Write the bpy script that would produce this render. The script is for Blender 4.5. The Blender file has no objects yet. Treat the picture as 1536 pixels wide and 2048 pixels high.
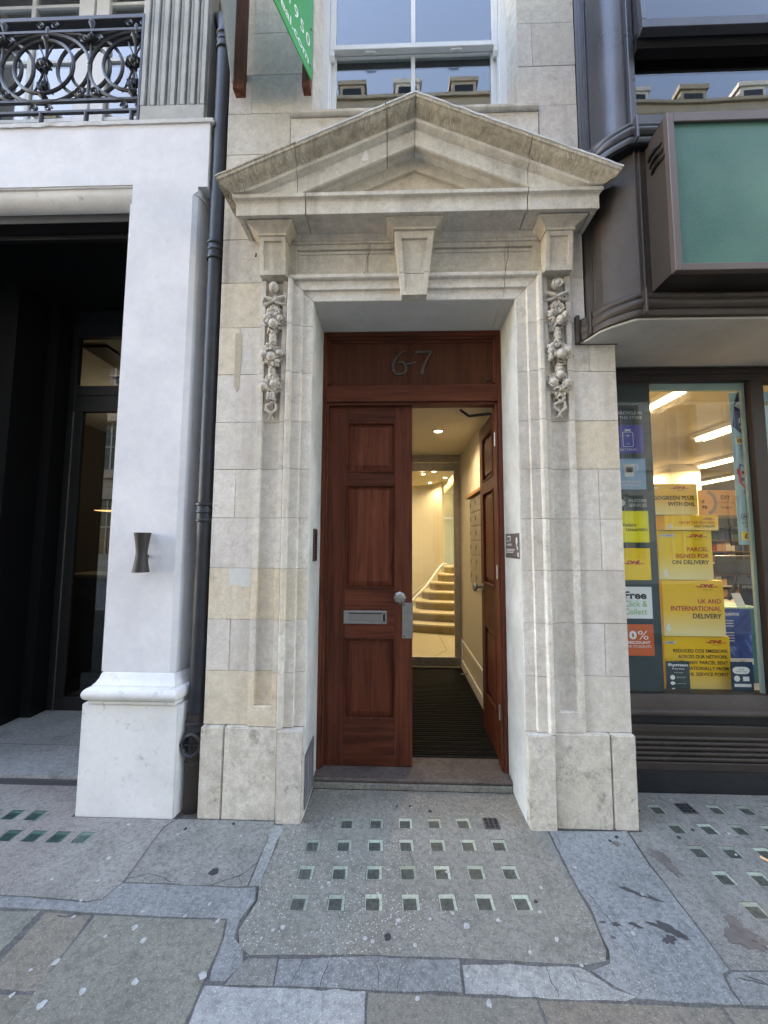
import bpy, bmesh, math, random
from math import sin, cos, pi, radians as R
from mathutils import Vector, Matrix
from mathutils.geometry import tessellate_polygon
from mathutils import noise as mnoise
rnd = random.Random(7)
SC = bpy.context.scene
COL = SC.collection

# ------------------------------------------------------------ camera, sky, sun, exposure
EXPO = 3.75
K = 2.0 ** (-EXPO)
cam_d = bpy.data.cameras.new('camera')
cam = bpy.data.objects.new('camera', cam_d); COL.objects.link(cam)
pt, yw, rl = R(4.587), R(1.787), R(0.288)
fw = Vector((-sin(yw)*cos(pt), cos(yw)*cos(pt), sin(pt)))
rt = Vector((cos(yw), sin(yw), 0)); up = rt.cross(fw)
r2 = rt*cos(rl)+up*sin(rl); u2 = -rt*sin(rl)+up*cos(rl)
m = Matrix((r2, u2, -fw)).transposed().to_4x4()
m.translation = Vector((-0.11, -2.37, 1.6))
cam.matrix_world = m
cam_d.sensor_fit = 'HORIZONTAL'; cam_d.sensor_width = 36.0; cam_d.lens = 36.0*770/1536
cam_d.clip_start = 0.05; cam_d.clip_end = 500
SC.camera = cam

SUN_EL, SUN_AZ = R(24), R(216)      # azimuth clockwise from +Y
w = bpy.data.worlds.new('World'); SC.world = w; w.use_nodes = True
wn = w.node_tree; bg = wn.nodes['Background']
sky = wn.nodes.new('ShaderNodeTexSky'); sky.sky_type = 'NISHITA'; sky.sun_disc = False
sky.sun_elevation = SUN_EL; sky.sun_rotation = SUN_AZ
sky.air_density = 1.0; sky.dust_density = 0.2; sky.ozone_density = 2.0
wn.links.new(sky.outputs[0], bg.inputs['Color']); bg.inputs['Strength'].default_value = 0.15
sd = bpy.data.lights.new('sun', 'SUN'); sd.energy = 4.0; sd.angle = R(0.5); sd.color = (1.0, 0.95, 0.88)
sun = bpy.data.objects.new('sun', sd); COL.objects.link(sun)
sdir = Vector((sin(SUN_AZ)*cos(SUN_EL), cos(SUN_AZ)*cos(SUN_EL), sin(SUN_EL)))
sun.rotation_euler = sdir.to_track_quat('Z', 'Y').to_euler(); sun.location = sdir*40
vs = SC.view_settings
SC.display_settings.display_device = 'sRGB'
vs.view_transform = 'Standard'; vs.look = 'None'; vs.exposure = EXPO; vs.gamma = 1.0
vs.use_curve_mapping = False
try:
    vs.use_white_balance = True; vs.white_balance_temperature = 8400; vs.white_balance_tint = 20
except Exception:
    pass

# ------------------------------------------------------------ helpers
class MB:
    def __init__(s): s.v = []; s.f = []; s.m = []
    def add(s, vs_, fs, mi=0):
        o = len(s.v); s.v += [tuple(p) for p in vs_]
        for f in fs: s.f.append([o+i for i in f]); s.m.append(mi)
        return s
    def box(s, x0, x1, y0, y1, z0, z1, mi=0):
        if x0 > x1: x0, x1 = x1, x0
        if y0 > y1: y0, y1 = y1, y0
        if z0 > z1: z0, z1 = z1, z0
        return s.add([(x0,y0,z0),(x1,y0,z0),(x1,y1,z0),(x0,y1,z0),(x0,y0,z1),(x1,y0,z1),(x1,y1,z1),(x0,y1,z1)],
              [(3,2,1,0),(4,5,6,7),(0,1,5,4),(1,2,6,5),(2,3,7,6),(3,0,4,7)], mi)
    def hexa(s, p, mi=0):   # 8 points, order as box
        return s.add(p, [(3,2,1,0),(4,5,6,7),(0,1,5,4),(1,2,6,5),(2,3,7,6),(3,0,4,7)], mi)
    def frus(s, b, t, mi=0):  # b,t = (x0,x1,y0,y1,z)
        return s.hexa([(b[0],b[2],b[4]),(b[1],b[2],b[4]),(b[1],b[3],b[4]),(b[0],b[3],b[4]),
                       (t[0],t[2],t[4]),(t[1],t[2],t[4]),(t[1],t[3],t[4]),(t[0],t[3],t[4])], mi)
    def ext(s, poly, ax, a, b, mi=0):
        """extrude 2D polygon: ax 'x': poly (y,z); 'z': poly (x,y); 'y': poly (x,z)"""
        n = len(poly)
        fn = {'x': lambda p, t: (t, p[0], p[1]), 'y': lambda p, t: (p[0], t, p[1]), 'z': lambda p, t: (p[0], p[1], t)}[ax]
        s.add([fn(p, a) for p in poly]+[fn(p, b) for p in poly],
              [list(range(n)), list(range(2*n-1, n-1, -1))]+[(i, i+n, (i+1) % n+n, (i+1) % n) for i in range(n)], mi)
        return s
    def tube(s, pts, r, n=8, closed=False, mi=0, cap=True):
        pts = [Vector(p) for p in pts]; N = len(pts); base = len(s.v); prev = None
        for i, p in enumerate(pts):
            a = pts[(i-1) % N] if (closed or i) else p
            b = pts[(i+1) % N] if (closed or i < N-1) else p
            t = (b-a).normalized()
            if prev is None:
                up_ = Vector((0,0,1)) if abs(t.z) < .9 else Vector((1,0,0))
                x = t.cross(up_).normalized()
            else:
                x = (prev - t*prev.dot(t)).normalized()
            prev = x; y = t.cross(x)
            rr = r[i] if isinstance(r, (list, tuple)) else r
            for k in range(n):
                q = p + (x*cos(2*pi*k/n)+y*sin(2*pi*k/n))*rr
                s.v.append(tuple(q))
        M = N if closed else N-1
        for i in range(M):
            for k in range(n):
                a = base+i*n+k; b = base+i*n+(k+1) % n; j = (i+1) % N
                s.f.append([a, b, base+j*n+(k+1) % n, base+j*n+k]); s.m.append(mi)
        if not closed and cap:
            s.f.append([base+k for k in range(n)][::-1]); s.m.append(mi)
            s.f.append([base+(N-1)*n+k for k in range(n)]); s.m.append(mi)
        return s
    def lathe(s, prof, c, n=24, ax='z', mi=0, cap=True):
        base = len(s.v); c = Vector(c)
        for (r, h) in prof:
            for k in range(n):
                a = 2*pi*k/n
                d = {'z': (r*cos(a), r*sin(a), h), 'y': (r*cos(a), h, r*sin(a)), 'x': (h, r*cos(a), r*sin(a))}[ax]
                s.v.append(tuple(c+Vector(d)))
        for i in range(len(prof)-1):
            for k in range(n):
                s.f.append([base+i*n+k, base+i*n+(k+1) % n, base+(i+1)*n+(k+1) % n, base+(i+1)*n+k]); s.m.append(mi)
        if cap:
            s.f.append([base+k for k in range(n)][::-1]); s.m.append(mi)
            s.f.append([base+(len(prof)-1)*n+k for k in range(n)]); s.m.append(mi)
        return s
    def ball(s, c, r, n=10, sq=(1,1,1), mi=0):
        prof = [(max(1e-4, sin(pi*i/(n//2+1)))*r, -cos(pi*i/(n//2+1))*r) for i in range(0, n//2+2)]
        b0 = len(s.v); s.lathe(prof, (0,0,0), n, 'y', mi, cap=False)
        for i in range(b0, len(s.v)):
            v = s.v[i]; s.v[i] = (c[0]+v[0]*sq[0], c[1]+v[1]*sq[1], c[2]+v[2]*sq[2])
        return s
    def plate(s, poly, y, t, holes=(), mi=0):   # (x,z) polygon with holes, facing -Y, thickness t
        return s._tess(poly, holes, lambda p, k: (p[0], y+(t if k else 0), p[1]), mi)
    def slab(s, poly, z, t, holes=(), mi=0):     # (x,y) polygon with holes, top z
        return s._tess(poly, holes, lambda p, k: (p[0], p[1], z-(t if k else 0)), mi)
    def _tess(s, poly, holes, fn, mi):
        loops = [list(poly)]+[list(h) for h in holes]
        tri = tessellate_polygon([[Vector((p[0], p[1], 0)) for p in l] for l in loops])
        flat = [p for l in loops for p in l]; n = len(flat); base = len(s.v)
        s.v += [fn(p, 0) for p in flat]+[fn(p, 1) for p in flat]
        for t in tri:
            a, b, c = t
            s.f.append([base+a, base+b, base+c]); s.m.append(mi)
            s.f.append([base+c+n, base+b+n, base+a+n]); s.m.append(mi)
        o = 0
        for l in loops:
            L = len(l)
            for i in range(L):
                a, b = base+o+i, base+o+(i+1) % L
                s.f.append([a, b, b+n, a+n]); s.m.append(mi)
            o += L
        return s
    def xf(s, M, start=0):
        for i in range(start, len(s.v)): s.v[i] = tuple(M @ Vector(s.v[i]))
        return s
    def build(s, name, mats, parent=None, bev=0, seg=1, smooth=False, color=None, label=None, kind=None, jit=0, fixn=True):
        me = bpy.data.meshes.new(name)
        if not isinstance(mats, (list, tuple)): mats = [mats]
        bm = bmesh.new(); vv = []
        for p in s.v:
            if jit: p = (p[0]+rnd.uniform(-jit, jit), p[1], p[2]+rnd.uniform(-jit, jit))
            vv.append(bm.verts.new(p))
        for f, mi in zip(s.f, s.m):
            try:
                ff = bm.faces.new([vv[i] for i in f]); ff.material_index = mi
            except ValueError: pass
        if fixn: bmesh.ops.recalc_face_normals(bm, faces=bm.faces)
        if bev:
            ed = [e for e in bm.edges if len(e.link_faces) == 2 and e.calc_face_angle(0) > .35]
            bmesh.ops.bevel(bm, geom=ed, offset=bev, segments=seg, affect='EDGES', clamp_overlap=True)
        bm.to_mesh(me); bm.free()
        for mt in mats: me.materials.append(mt)
        if smooth:
            me.polygons.foreach_set('use_smooth', [True]*len(me.polygons))
            me.set_sharp_from_angle(angle=R(38))
        o = bpy.data.objects.new(name, me); COL.objects.link(o)
        if parent: o.parent = parent
        if color: o.color = color
        if label: o['label'] = label
        if kind: o['kind'] = kind
        return o

def thing(name, label, cat, loc=(0,0,0), group=None):
    o = bpy.data.objects.new(name, None); COL.objects.link(o)
    o.empty_display_size = .1
    o['label'] = label; o['category'] = cat
    if group: o['group'] = group
    return o
def tag(o, label, cat, group=None, kind=None):
    o['label'] = label; o['category'] = cat
    if group: o['group'] = group
    if kind: o['kind'] = kind
    return o
def structure(name):
    o = bpy.data.objects.new(name, None); COL.objects.link(o); o['kind'] = 'structure'; return o
def B(*a): return MB().box(*a)
def boxes(name, mt, parent, lst, **k):
    for a in lst: B(*a).build(name, mt, parent, **k)

_fc = {}
def glyphs(s, bold=0.0, shear=0.0, space=1.0, line=1.0, align='LEFT'):
    key = (s, bold, shear, space, line, align)
    if key in _fc: return _fc[key]
    cu = bpy.data.curves.new('lettering', 'FONT'); cu.body = s; cu.size = 1; cu.offset = bold; cu.shear = shear
    cu.space_character = space; cu.space_line = line; cu.align_x = align; cu.resolution_u = 3; cu.extrude = 0.0
    ob = bpy.data.objects.new('lettering', cu); COL.objects.link(ob)
    dg = bpy.context.evaluated_depsgraph_get(); dg.update()
    me = bpy.data.meshes.new_from_object(ob.evaluated_get(dg))
    vs_ = [v.co.copy() for v in me.vertices]; fs = [list(p.vertices) for p in me.polygons]
    bpy.data.objects.remove(ob); bpy.data.curves.remove(cu); bpy.data.meshes.remove(me)
    _fc[key] = (vs_, fs); return _fc[key]
def write(s, x0, x1, z0, z1, y, mt, parent, bold=0.0, shear=0.0, name='lettering', fn=None, **k):
    """lettering fitted into the box x0..x1 / z0..z1 on a wall plane y facing -Y (fn maps to another plane)"""
    vs_, fs = glyphs(s, bold, shear, **k)
    ax = min(v.x for v in vs_); bx = max(v.x for v in vs_); az = min(v.y for v in vs_); bz = max(v.y for v in vs_)
    mb = MB()
    pts = []
    for v in vs_:
        x = x0+(v.x-ax)/(bx-ax)*(x1-x0); z = z0+(v.y-az)/(bz-az)*(z1-z0)
        pts.append(fn(x, z) if fn else (x, y, z))
    mb.add(pts, fs)
    return mb.build(name, mt, parent, fixn=False)

def ribbon(path, widths, closed=False):
    """outline polygon of a stroke with varying width"""
    L, Rr = [], []; n = len(path)
    for i, p in enumerate(path):
        a = path[max(0, i-1)]; b = path[min(n-1, i+1)]
        d = Vector((b[0]-a[0], b[1]-a[1])); d = d.normalized() if d.length else Vector((1, 0)); q = Vector((-d.y, d.x))
        wd = widths[i] if isinstance(widths, (list, tuple)) else widths
        L.append((p[0]+q.x*wd/2, p[1]+q.y*wd/2)); Rr.append((p[0]-q.x*wd/2, p[1]-q.y*wd/2))
    return L+Rr[::-1]
def arc(cx, cz, rx, rz, a0, a1, n=16):
    return [(cx+rx*cos(R(a0+(a1-a0)*i/n)), cz+rz*sin(R(a0+(a1-a0)*i/n))) for i in range(n+1)]

# ------------------------------------------------------------ materials
def S(r, g, b, k=1.0):
    f = lambda c: (c/255/12.92 if c/255 <= .04045 else ((c/255+.055)/1.055)**2.4)*k
    return (f(r), f(g), f(b), 1)
class NT:
    def __init__(s, name):
        s.m = bpy.data.materials.new(name); s.m.use_nodes = True; s.t = s.m.node_tree
        s.p = s.t.nodes['Principled BSDF']; s.out = s.t.nodes['Material Output']
        s.geo = s.n('ShaderNodeNewGeometry'); s.pos = s.geo.outputs['Position']
    def n(s, ty, **k):
        o = s.t.nodes.new(ty)
        for a, b in k.items(): setattr(o, a, b)
        return o
    def l(s, a, b): s.t.links.new(a, b)
    def scale(s, vec, off=(0,0,0), src=None):
        o = s.n('ShaderNodeMapping'); s.l(src or s.pos, o.inputs[0]); o.inputs['Scale'].default_value = vec
        o.inputs['Location'].default_value = off; return o.outputs[0]
    def noise(s, sc, det=4, ro=.55, vec=None, dist=0):
        o = s.n('ShaderNodeTexNoise'); s.l(vec or s.pos, o.inputs['Vector']); o.inputs['Scale'].default_value = sc
        o.inputs['Detail'].default_value = det; o.inputs['Roughness'].default_value = ro; o.inputs['Distortion'].default_value = dist
        return o.outputs['Fac']
    def voro(s, sc, vec=None, feat='F1'):
        o = s.n('ShaderNodeTexVoronoi'); o.feature = feat; s.l(vec or s.pos, o.inputs['Vector']); o.inputs['Scale'].default_value = sc
        return o
    def ramp(s, fac, stops, interp='LINEAR'):
        o = s.n('ShaderNodeValToRGB'); s.l(fac, o.inputs[0]); e = o.color_ramp.elements; o.color_ramp.interpolation = interp
        while len(e) < len(stops): e.new(.5)
        for i, (p, c) in enumerate(stops):
            e[i].position = p; e[i].color = c if len(c) == 4 else (*c, 1)
        return o.outputs[0]
    def r01(s, fac, a, b): return s.ramp(fac, [(a, (0,0,0)), (b, (1,1,1))])
    def mix(s, fac, a, b, mode='MIX'):
        o = s.n('ShaderNodeMix'); o.data_type = 'RGBA'; o.blend_type = mode
        if isinstance(fac, (int, float)): o.inputs[0].default_value = fac
        else: s.l(fac, o.inputs[0])
        for i, v in ((6, a), (7, b)):
            if isinstance(v, tuple): o.inputs[i].default_value = v if len(v) == 4 else (*v, 1)
            else: s.l(v, o.inputs[i])
        return o.outputs[2]
    def math(s, op, a, b=0):
        o = s.n('ShaderNodeMath'); o.operation = op
        for i, v in ((0, a), (1, b)):
            if isinstance(v, (int, float)): o.inputs[i].default_value = v
            else: s.l(v, o.inputs[i])
        return o.outputs[0]
    def bump(s, h, st=.3, d=.004, prev=None):
        o = s.n('ShaderNodeBump'); s.l(h, o.inputs['Height']); o.inputs['Strength'].default_value = st; o.inputs['Distance'].default_value = d
        if prev: s.l(prev, o.inputs['Normal'])
        s.l(o.outputs[0], s.p.inputs['Normal']); return o.outputs[0]
    def col(s, c):
        if isinstance(c, tuple): s.p.inputs['Base Color'].default_value = c if len(c) == 4 else (*c, 1)
        else: s.l(c, s.p.inputs['Base Color'])
    def rough(s, r):
        if isinstance(r, (int, float)): s.p.inputs['Roughness'].default_value = r
        else: s.l(r, s.p.inputs['Roughness'])
    def metal(s, v=1): s.p.inputs['Metallic'].default_value = v
    def spec(s, v): s.p.inputs['Specular IOR Level'].default_value = v

def stone(name, lo, hi, dirt=(.12,.10,.075), amount=.5, streak=.35, pits=.25, veins=0.0, tint=True, warm=(.60,.52,.42)):
    t = NT(name)
    n1 = t.noise(1.7, 8, .62); n2 = t.noise(17, 8, .78); n3 = t.noise(62, 5, .7)
    c = t.ramp(n2, [(.36, lo), (.60, hi)])
    c = t.mix(t.r01(n1, .45, .75), c, t.mix(.55, c, warm))
    info = t.n('ShaderNodeObjectInfo')
    rr = t.n('ShaderNodeMapRange'); t.l(info.outputs['Random'], rr.inputs[0]); rr.inputs[3].default_value = .90; rr.inputs[4].default_value = 1.05
    cc = t.n('ShaderNodeCombineColor'); [t.l(rr.outputs[0], cc.inputs[i]) for i in range(3)]
    c = t.mix(1.0, c, cc.outputs[0], 'MULTIPLY')
    if tint: c = t.mix(1.0, c, info.outputs['Color'], 'MULTIPLY')
    st = t.noise(1.0, 6, .6, t.scale((7, 7, .55)))
    sm = t.math('MULTIPLY', t.r01(st, .50, .72), t.r01(t.noise(.9, 3, .5, t.scale((1,1,1), (5,2,1))), .40, .62))
    c = t.mix(t.math('MULTIPLY', sm, streak), c, dirt)
    blot = t.math('MULTIPLY', t.r01(t.noise(9, 9, .80, t.scale((1,1,1), (3,1,7))), .54, .68), amount)
    c = t.mix(blot, c, dirt)
    c = t.mix(t.math('MULTIPLY', t.r01(n3, .40, .62), .26), c, tuple(x*.72 for x in lo))
    sp = t.r01(t.noise(150, 2, .5), .64, .72)
    c = t.mix(t.math('MULTIPLY', sp, .35), c, dirt)
    if veins:
        v = t.noise(1.0, 3, .55, t.scale((42, 12, 7)), dist=1.1)
        vv = t.ramp(v, [(.46, (0,0,0)), (.495, (1,1,1)), (.53, (0,0,0))])
        vm = t.math('MULTIPLY', vv, t.r01(t.noise(1.7, 2, .5), .36, .52))
        c = t.mix(t.math('MULTIPLY', vm, veins), c, (.62,.56,.45))
    t.col(c); t.rough(.88); t.spec(.25)
    pv = t.voro(38); pm = t.math('MULTIPLY', t.ramp(pv.outputs[0], [(.10, (1,1,1)), (.22, (0,0,0))]), t.r01(t.noise(2.6, 3, .5), .5, .64))
    h = t.math('SUBTRACT', t.math('ADD', t.math('MULTIPLY', n3, .25), t.math('MULTIPLY', n2, .6)), t.math('MULTIPLY', pm, pits*2))
    t.bump(h, .55, .006)
    return t.m
STONE = stone('limestone', (.585,.54,.48), (.755,.71,.65), amount=.38, streak=.28, pits=.2)
STONE_UP = stone('limestone_weathered', (.53,.485,.425), (.70,.655,.59), (.115,.095,.075), .36, .75)
STONE_BASE = stone('limestone_plinth', (.48,.445,.39), (.71,.67,.61), (.10,.088,.070), .75, .35, .5)
STONE_RAKE = stone('limestone_sooty_shaded', (.26,.22,.165), (.49,.435,.345), (.06,.05,.033), .45, .4, .2, veins=.9)  # stained stone, darkened further as painted shade on the downward cyma
STONE_CORN = stone('limestone_cornice', (.52,.475,.405), (.69,.645,.57), (.12,.095,.065), .38, .6, .15)
CARVED = stone('carved_stone', (.46,.415,.35), (.66,.61,.54), (.10,.075,.055), .45, .1, .1)
def painted(name, a, b, chip=.3, rough=.6, dirt=(.25,.24,.22), big=1.5, fine=1.0):
    t = NT(name); n1 = t.noise(big, 8, .7); n2 = t.noise(22, 7, .75)
    c = t.ramp(n1, [(.38, a), (.60, b)])
    c = t.mix(t.math('MULTIPLY', t.r01(n2, .42, .62), .12), c, tuple(x*.80 for x in a))
    sp = t.math('MULTIPLY', t.r01(t.noise(16, 9, .8), .57, .68), chip)
    c = t.mix(sp, c, dirt)
    sc = t.math('MULTIPLY', t.r01(t.noise(1, 5, .7, t.scale((40, 40, 3))), .66, .74), chip*.7)
    c = t.mix(sc, c, dirt)
    t.col(c); t.rough(rough); t.spec(.3); t.bump(t.math('ADD', n2, t.math('MULTIPLY', t.noise(160, 2), .4)), .25*fine, .003)
    return t.m
WHITE_RENDER = painted('white_painted_render', (.63,.625,.65), (.73,.725,.745), .22, .6, (.33,.32,.32), 2.5)
WHITE_BASE = painted('white_scuffed_paint', (.62,.62,.62), (.76,.757,.75), .55, .5, (.24,.23,.20))
REVEAL = painted('old_white_paint', (.50,.51,.48), (.68,.70,.67), .42, .6, (.27,.27,.24), 2.2)
SOFFIT_PAINT = painted('grey_white_paint', (.54,.54,.51), (.64,.64,.61), .25, .6, (.16,.14,.11))  # the door soffit's own grey-white paint
WIN_WHITE = painted('white_window_paint', (.70,.70,.69), (.78,.78,.77), .15, .4)
FLUTED = painted('grey_painted_stone', (.36,.36,.335), (.48,.48,.45), .35, .7, (.2,.19,.16), 3)
LEAD = painted('lead_flashing', (.50,.50,.49), (.62,.62,.61), .2, .5, (.3,.3,.3), 6)
def wood(name, ax, a=(.062,.015,.0075), b=(.165,.045,.023), sc=1.0, rough=.46):
    t = NT(name)
    info = t.n('ShaderNodeObjectInfo')
    ad = t.n('ShaderNodeVectorMath'); ad.operation = 'ADD'; t.l(t.pos, ad.inputs[0])
    mu = t.n('ShaderNodeVectorMath'); mu.operation = 'SCALE'; mu.inputs[0].default_value = (7, 3, 11); t.l(info.outputs['Random'], mu.inputs['Scale'])
    t.l(mu.outputs[0], ad.inputs[1])
    v = (28, 28, 1.6) if ax == 'z' else (1.6, 28, 28) if ax == 'x' else (28, 1.6, 28)
    vec = t.scale(tuple(x*sc for x in v), src=ad.outputs[0])
    n = t.noise(1, 7, .62, vec, .8); f = t.noise(5, 4, .7, vec)
    big = t.noise(1.3, 3, .5, src_none(t, ad))
    c = t.ramp(n, [(.36, a), (.52, tuple(p*.45+q*.55 for p, q in zip(a, b))), (.70, b)])
    c = t.mix(t.math('MULTIPLY', t.r01(f, .55, .75), .45), c, tuple(x*.5 for x in a))
    c = t.mix(t.math('MULTIPLY', t.r01(big, .42, .7), .4), c, tuple(x*.75 for x in b))
    rr = t.n('ShaderNodeMapRange'); t.l(info.outputs['Random'], rr.inputs[0]); rr.inputs[3].default_value = .78; rr.inputs[4].default_value = 1.15
    cc = t.n('ShaderNodeCombineColor'); [t.l(rr.outputs[0], cc.inputs[i]) for i in range(3)]
    c = t.mix(1.0, c, cc.outputs[0], 'MULTIPLY')
    t.col(c); t.rough(t.ramp(f, [(.3, (rough,)*3), (.8, (rough+.2,)*3)])); t.spec(.2)
    t.bump(t.math('ADD', n, f), .12, .002)
    return t.m
def src_none(t, ad): return ad.outputs[0]
WOOD_V = wood('mahogany_upright', 'z'); WOOD_H = wood('mahogany_level', 'x'); WOOD_Y = wood('mahogany_deep', 'y')
WOOD_P = wood('mahogany_panel', 'z', (.072,.016,.008), (.200,.054,.027), .8, .42)
WOOD_T = wood('mahogany_dull', 'z', (.075,.022,.011), (.135,.045,.021), .5, .5)
BATTEN = wood('brown_stained_timber', 'z', (.07,.022,.012), (.21,.085,.05), 1.0, .7)
def plain(name, c, rough=.5, metal=0, spec=.5, nz=.0, nsc=20, c2=None, bump=0):
    t = NT(name)
    if nz or c2:
        n = t.noise(nsc, 6, .65); c2 = c2 or tuple(x*(1-nz) for x in c[:3])
        t.col(t.ramp(n, [(.33, c2[:3]), (.67, c[:3])]))
        if bump: t.bump(n, bump, .003)
    else: t.col(c)
    t.rough(rough); t.metal(metal); t.spec(spec); return t.m
def bronze(name, a, b, rough=.32):
    t = NT(name); n1 = t.noise(2.5, 6, .65); n2 = t.noise(60, 3, .6)
    c = t.ramp(n1, [(.35, a), (.68, b)])
    c = t.mix(t.math('MULTIPLY', t.r01(t.noise(1, 5, .7, t.scale((30, 30, 1.5))), .62, .72), .25), c, (.16,.14,.12))
    c = t.mix(t.math('MULTIPLY', t.r01(n2, .62, .72), .2), c, (.16,.145,.13))
    t.col(c); t.metal(.35); t.rough(t.ramp(n1, [(.3, (rough,)*3), (.8, (rough+.14,)*3)])); t.bump(n2, .05, .002)
    return t.m
BRONZE = bronze('brown_bronze', (.040,.031,.026), (.070,.055,.046), .50)
BRONZE_UP = bronze('blue_black_bronze', (.046,.048,.056), (.078,.080,.092), .26)
BLACK = plain('matt_black', (.006,.006,.007), .5, 0, .3)
BLACKM = plain('black_frame_metal', (.014,.014,.015), .35)
IRON = plain('black_cast_iron', (.030,.031,.036), .42, 0, .5, .4, 30, None, .2)
def pipe_mat():
    t = NT('slate_blue_pipe_paint'); n = t.noise(9, 7, .7)
    c = t.ramp(n, [(.35, (.010,.013,.017)), (.7, (.024,.030,.038))])
    ch = t.r01(t.noise(1, 8, .8, t.scale((60, 60, 9))), .665, .70)
    c = t.mix(t.math('MULTIPLY', ch, .8), c, (.32,.31,.30))
    t.col(c); t.rough(.46); t.bump(n, .12, .003); return t.m
PIPE = pipe_mat()
RUSTY = plain('rusty_iron', (.030,.030,.032), .55, 0, .4, 0, 9, (.040,.026,.020), .5)
def glass(name, tint=(1,1,1), boost=1.0, wav=0):
    t = NT(name); t.t.nodes.remove(t.p)
    tr = t.n('ShaderNodeBsdfTransparent'); tr.inputs[0].default_value = (*tint, 1)
    gl = t.n('ShaderNodeBsdfGlossy'); gl.inputs['Roughness'].default_value = 0.004; gl.inputs[0].default_value = (1,1,1,1)
    dt = t.n('ShaderNodeVectorMath'); dt.operation = 'DOT_PRODUCT'; t.l(t.geo.outputs['Normal'], dt.inputs[0]); t.l(t.geo.outputs['Incoming'], dt.inputs[1])
    sch = t.math('MULTIPLY_ADD', t.math('POWER', t.math('SUBTRACT', 1.0, t.math('ABSOLUTE', dt.outputs['Value'])), 5.0), .96)
    sch.node.inputs[2].default_value = .04
    if wav:
        bp = t.n('ShaderNodeBump'); t.l(t.noise(1.6, 1, .4), bp.inputs['Height']); bp.inputs['Strength'].default_value = wav; bp.inputs['Distance'].default_value = .02
        t.l(bp.outputs[0], gl.inputs['Normal'])
    mx = t.n('ShaderNodeMixShader'); t.l(t.math('MULTIPLY', sch, boost), mx.inputs[0])
    t.l(tr.outputs[0], mx.inputs[1]); t.l(gl.outputs[0], mx.inputs[2]); t.l(mx.outputs[0], t.out.inputs[0])
    return t.m
GLASS = glass('clear_glass', (.93,.96,.95), 1.0)
GLASS_SHOP = glass('shop_window_glass', (.985,.997,.992), .9)
GLASS_DARK = glass('tinted_glass', (.62,.66,.64), 1.8)
GLASS_SASH = glass('old_sash_glass', (.80,.84,.84), 1.35, .02)
GLASS_BAY = glass('bay_window_glass', (.55,.60,.62), 1.15, .08)
STEEL = plain('brushed_steel', (.46,.44,.41), .36, .8, .5, .25, 14)
STEEL2 = plain('satin_nickel', (.42,.40,.37), .28, .9, .5, .2, 30)
CREAM = plain('cream_wall_paint', (.66,.62,.50), .7, 0, .2, .04, 6)
WHITE_CEIL = plain('white_ceiling', (.70,.68,.62), .7, 0, .2)
def emit(name, c, s):
    t = NT(name); t.p.inputs['Base Color'].default_value = (.8,.8,.8,1)
    t.p.inputs['Emission Color'].default_value = (*c, 1); t.p.inputs['Emission Strength'].default_value = s*K; return t.m
def paving(name, a, b, agg=.0, spk=(.62,.61,.56), warm=None, bump=.5, sc=1.0):
    t = NT(name); n1 = t.noise(3.2*sc, 9, .74); n2 = t.noise(38, 7, .8); n3 = t.noise(150, 4, .65)
    c = t.ramp(n1, [(.33, a), (.68, b)])
    if warm: c = t.mix(t.math('MULTIPLY', t.r01(t.noise(1.4, 4, .55, t.scale((1,1,1), (9,4,2))), .42, .62), .75), c, warm)
    info = t.n('ShaderNodeObjectInfo'); c = t.mix(1.0, c, info.outputs['Color'], 'MULTIPLY')
    c = t.mix(t.math('MULTIPLY', t.r01(n2, .46, .62), .6), c, tuple(x*.42 for x in a))
    c = t.mix(t.math('MULTIPLY', t.r01(n3, .55, .66), .45), c, tuple(min(1, x*1.9) for x in b))
    dk = t.math('MULTIPLY', t.r01(t.noise(7, 8, .72, t.scale((1,1,1), (1,8,2))), .54, .68), .5)
    c = t.mix(dk, c, tuple(x*.42 for x in a))
    h = t.math('ADD', t.math('MULTIPLY', n2, .7), t.math('MULTIPLY', n3, .6))
    if agg:
        v = t.voro(135); vc = v.outputs['Color']
        sep = t.n('ShaderNodeSeparateColor'); t.l(vc, sep.inputs[0])
        m1 = t.math('MULTIPLY', t.ramp(v.outputs['Distance'], [(.28, (1,1,1)), (.45, (0,0,0))]), t.r01(sep.outputs[0], .72, .76))
        mask = t.r01(t.noise(2.1, 4, .6, t.scale((1,1,1), (2,0,5))), .40, .58)
        m1 = t.math('MULTIPLY', t.math('MULTIPLY', m1, mask), agg)
        c = t.mix(m1, c, t.ramp(sep.outputs[1], [(.0, (.10,.06,.04)), (.3, (.33,.20,.11)), (.6, spk), (1, (.75,.73,.68))]))
        h = t.math('ADD', h, m1)
    t.col(c); t.rough(.78); t.spec(.4); t.bump(h, bump, .005); return t.m
CONCRETE = paving('exposed_aggregate_concrete', (0.187, 0.181, 0.153), (0.272, 0.259, 0.219), .75)
CONC_OLD = paving('worn_concrete', (0.168, 0.162, 0.143), (0.290, 0.279, 0.248), .15)
CONC_PINK = paving('pinkish_worn_concrete', (0.199, 0.185, 0.162), (0.315, 0.297, 0.264), .25, warm=(.25,.205,.19))
YORK = paving('york_stone', (0.180, 0.168, 0.139), (0.256, 0.237, 0.196), 0, warm=(.205,.178,.145), bump=.35)
GRANITE = paving('pale_grey_slab', (0.290, 0.290, 0.273), (0.387, 0.387, 0.361), 0, bump=.3)
CEMENT = paving('pale_cement_patch', (0.225, 0.225, 0.207), (0.396, 0.396, 0.369), 0, bump=.7)
TAR = paving('blue_grey_asphalt', (0.185, 0.191, 0.184), (0.281, 0.289, 0.277), .55, (.42,.44,.47), bump=.9)
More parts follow.
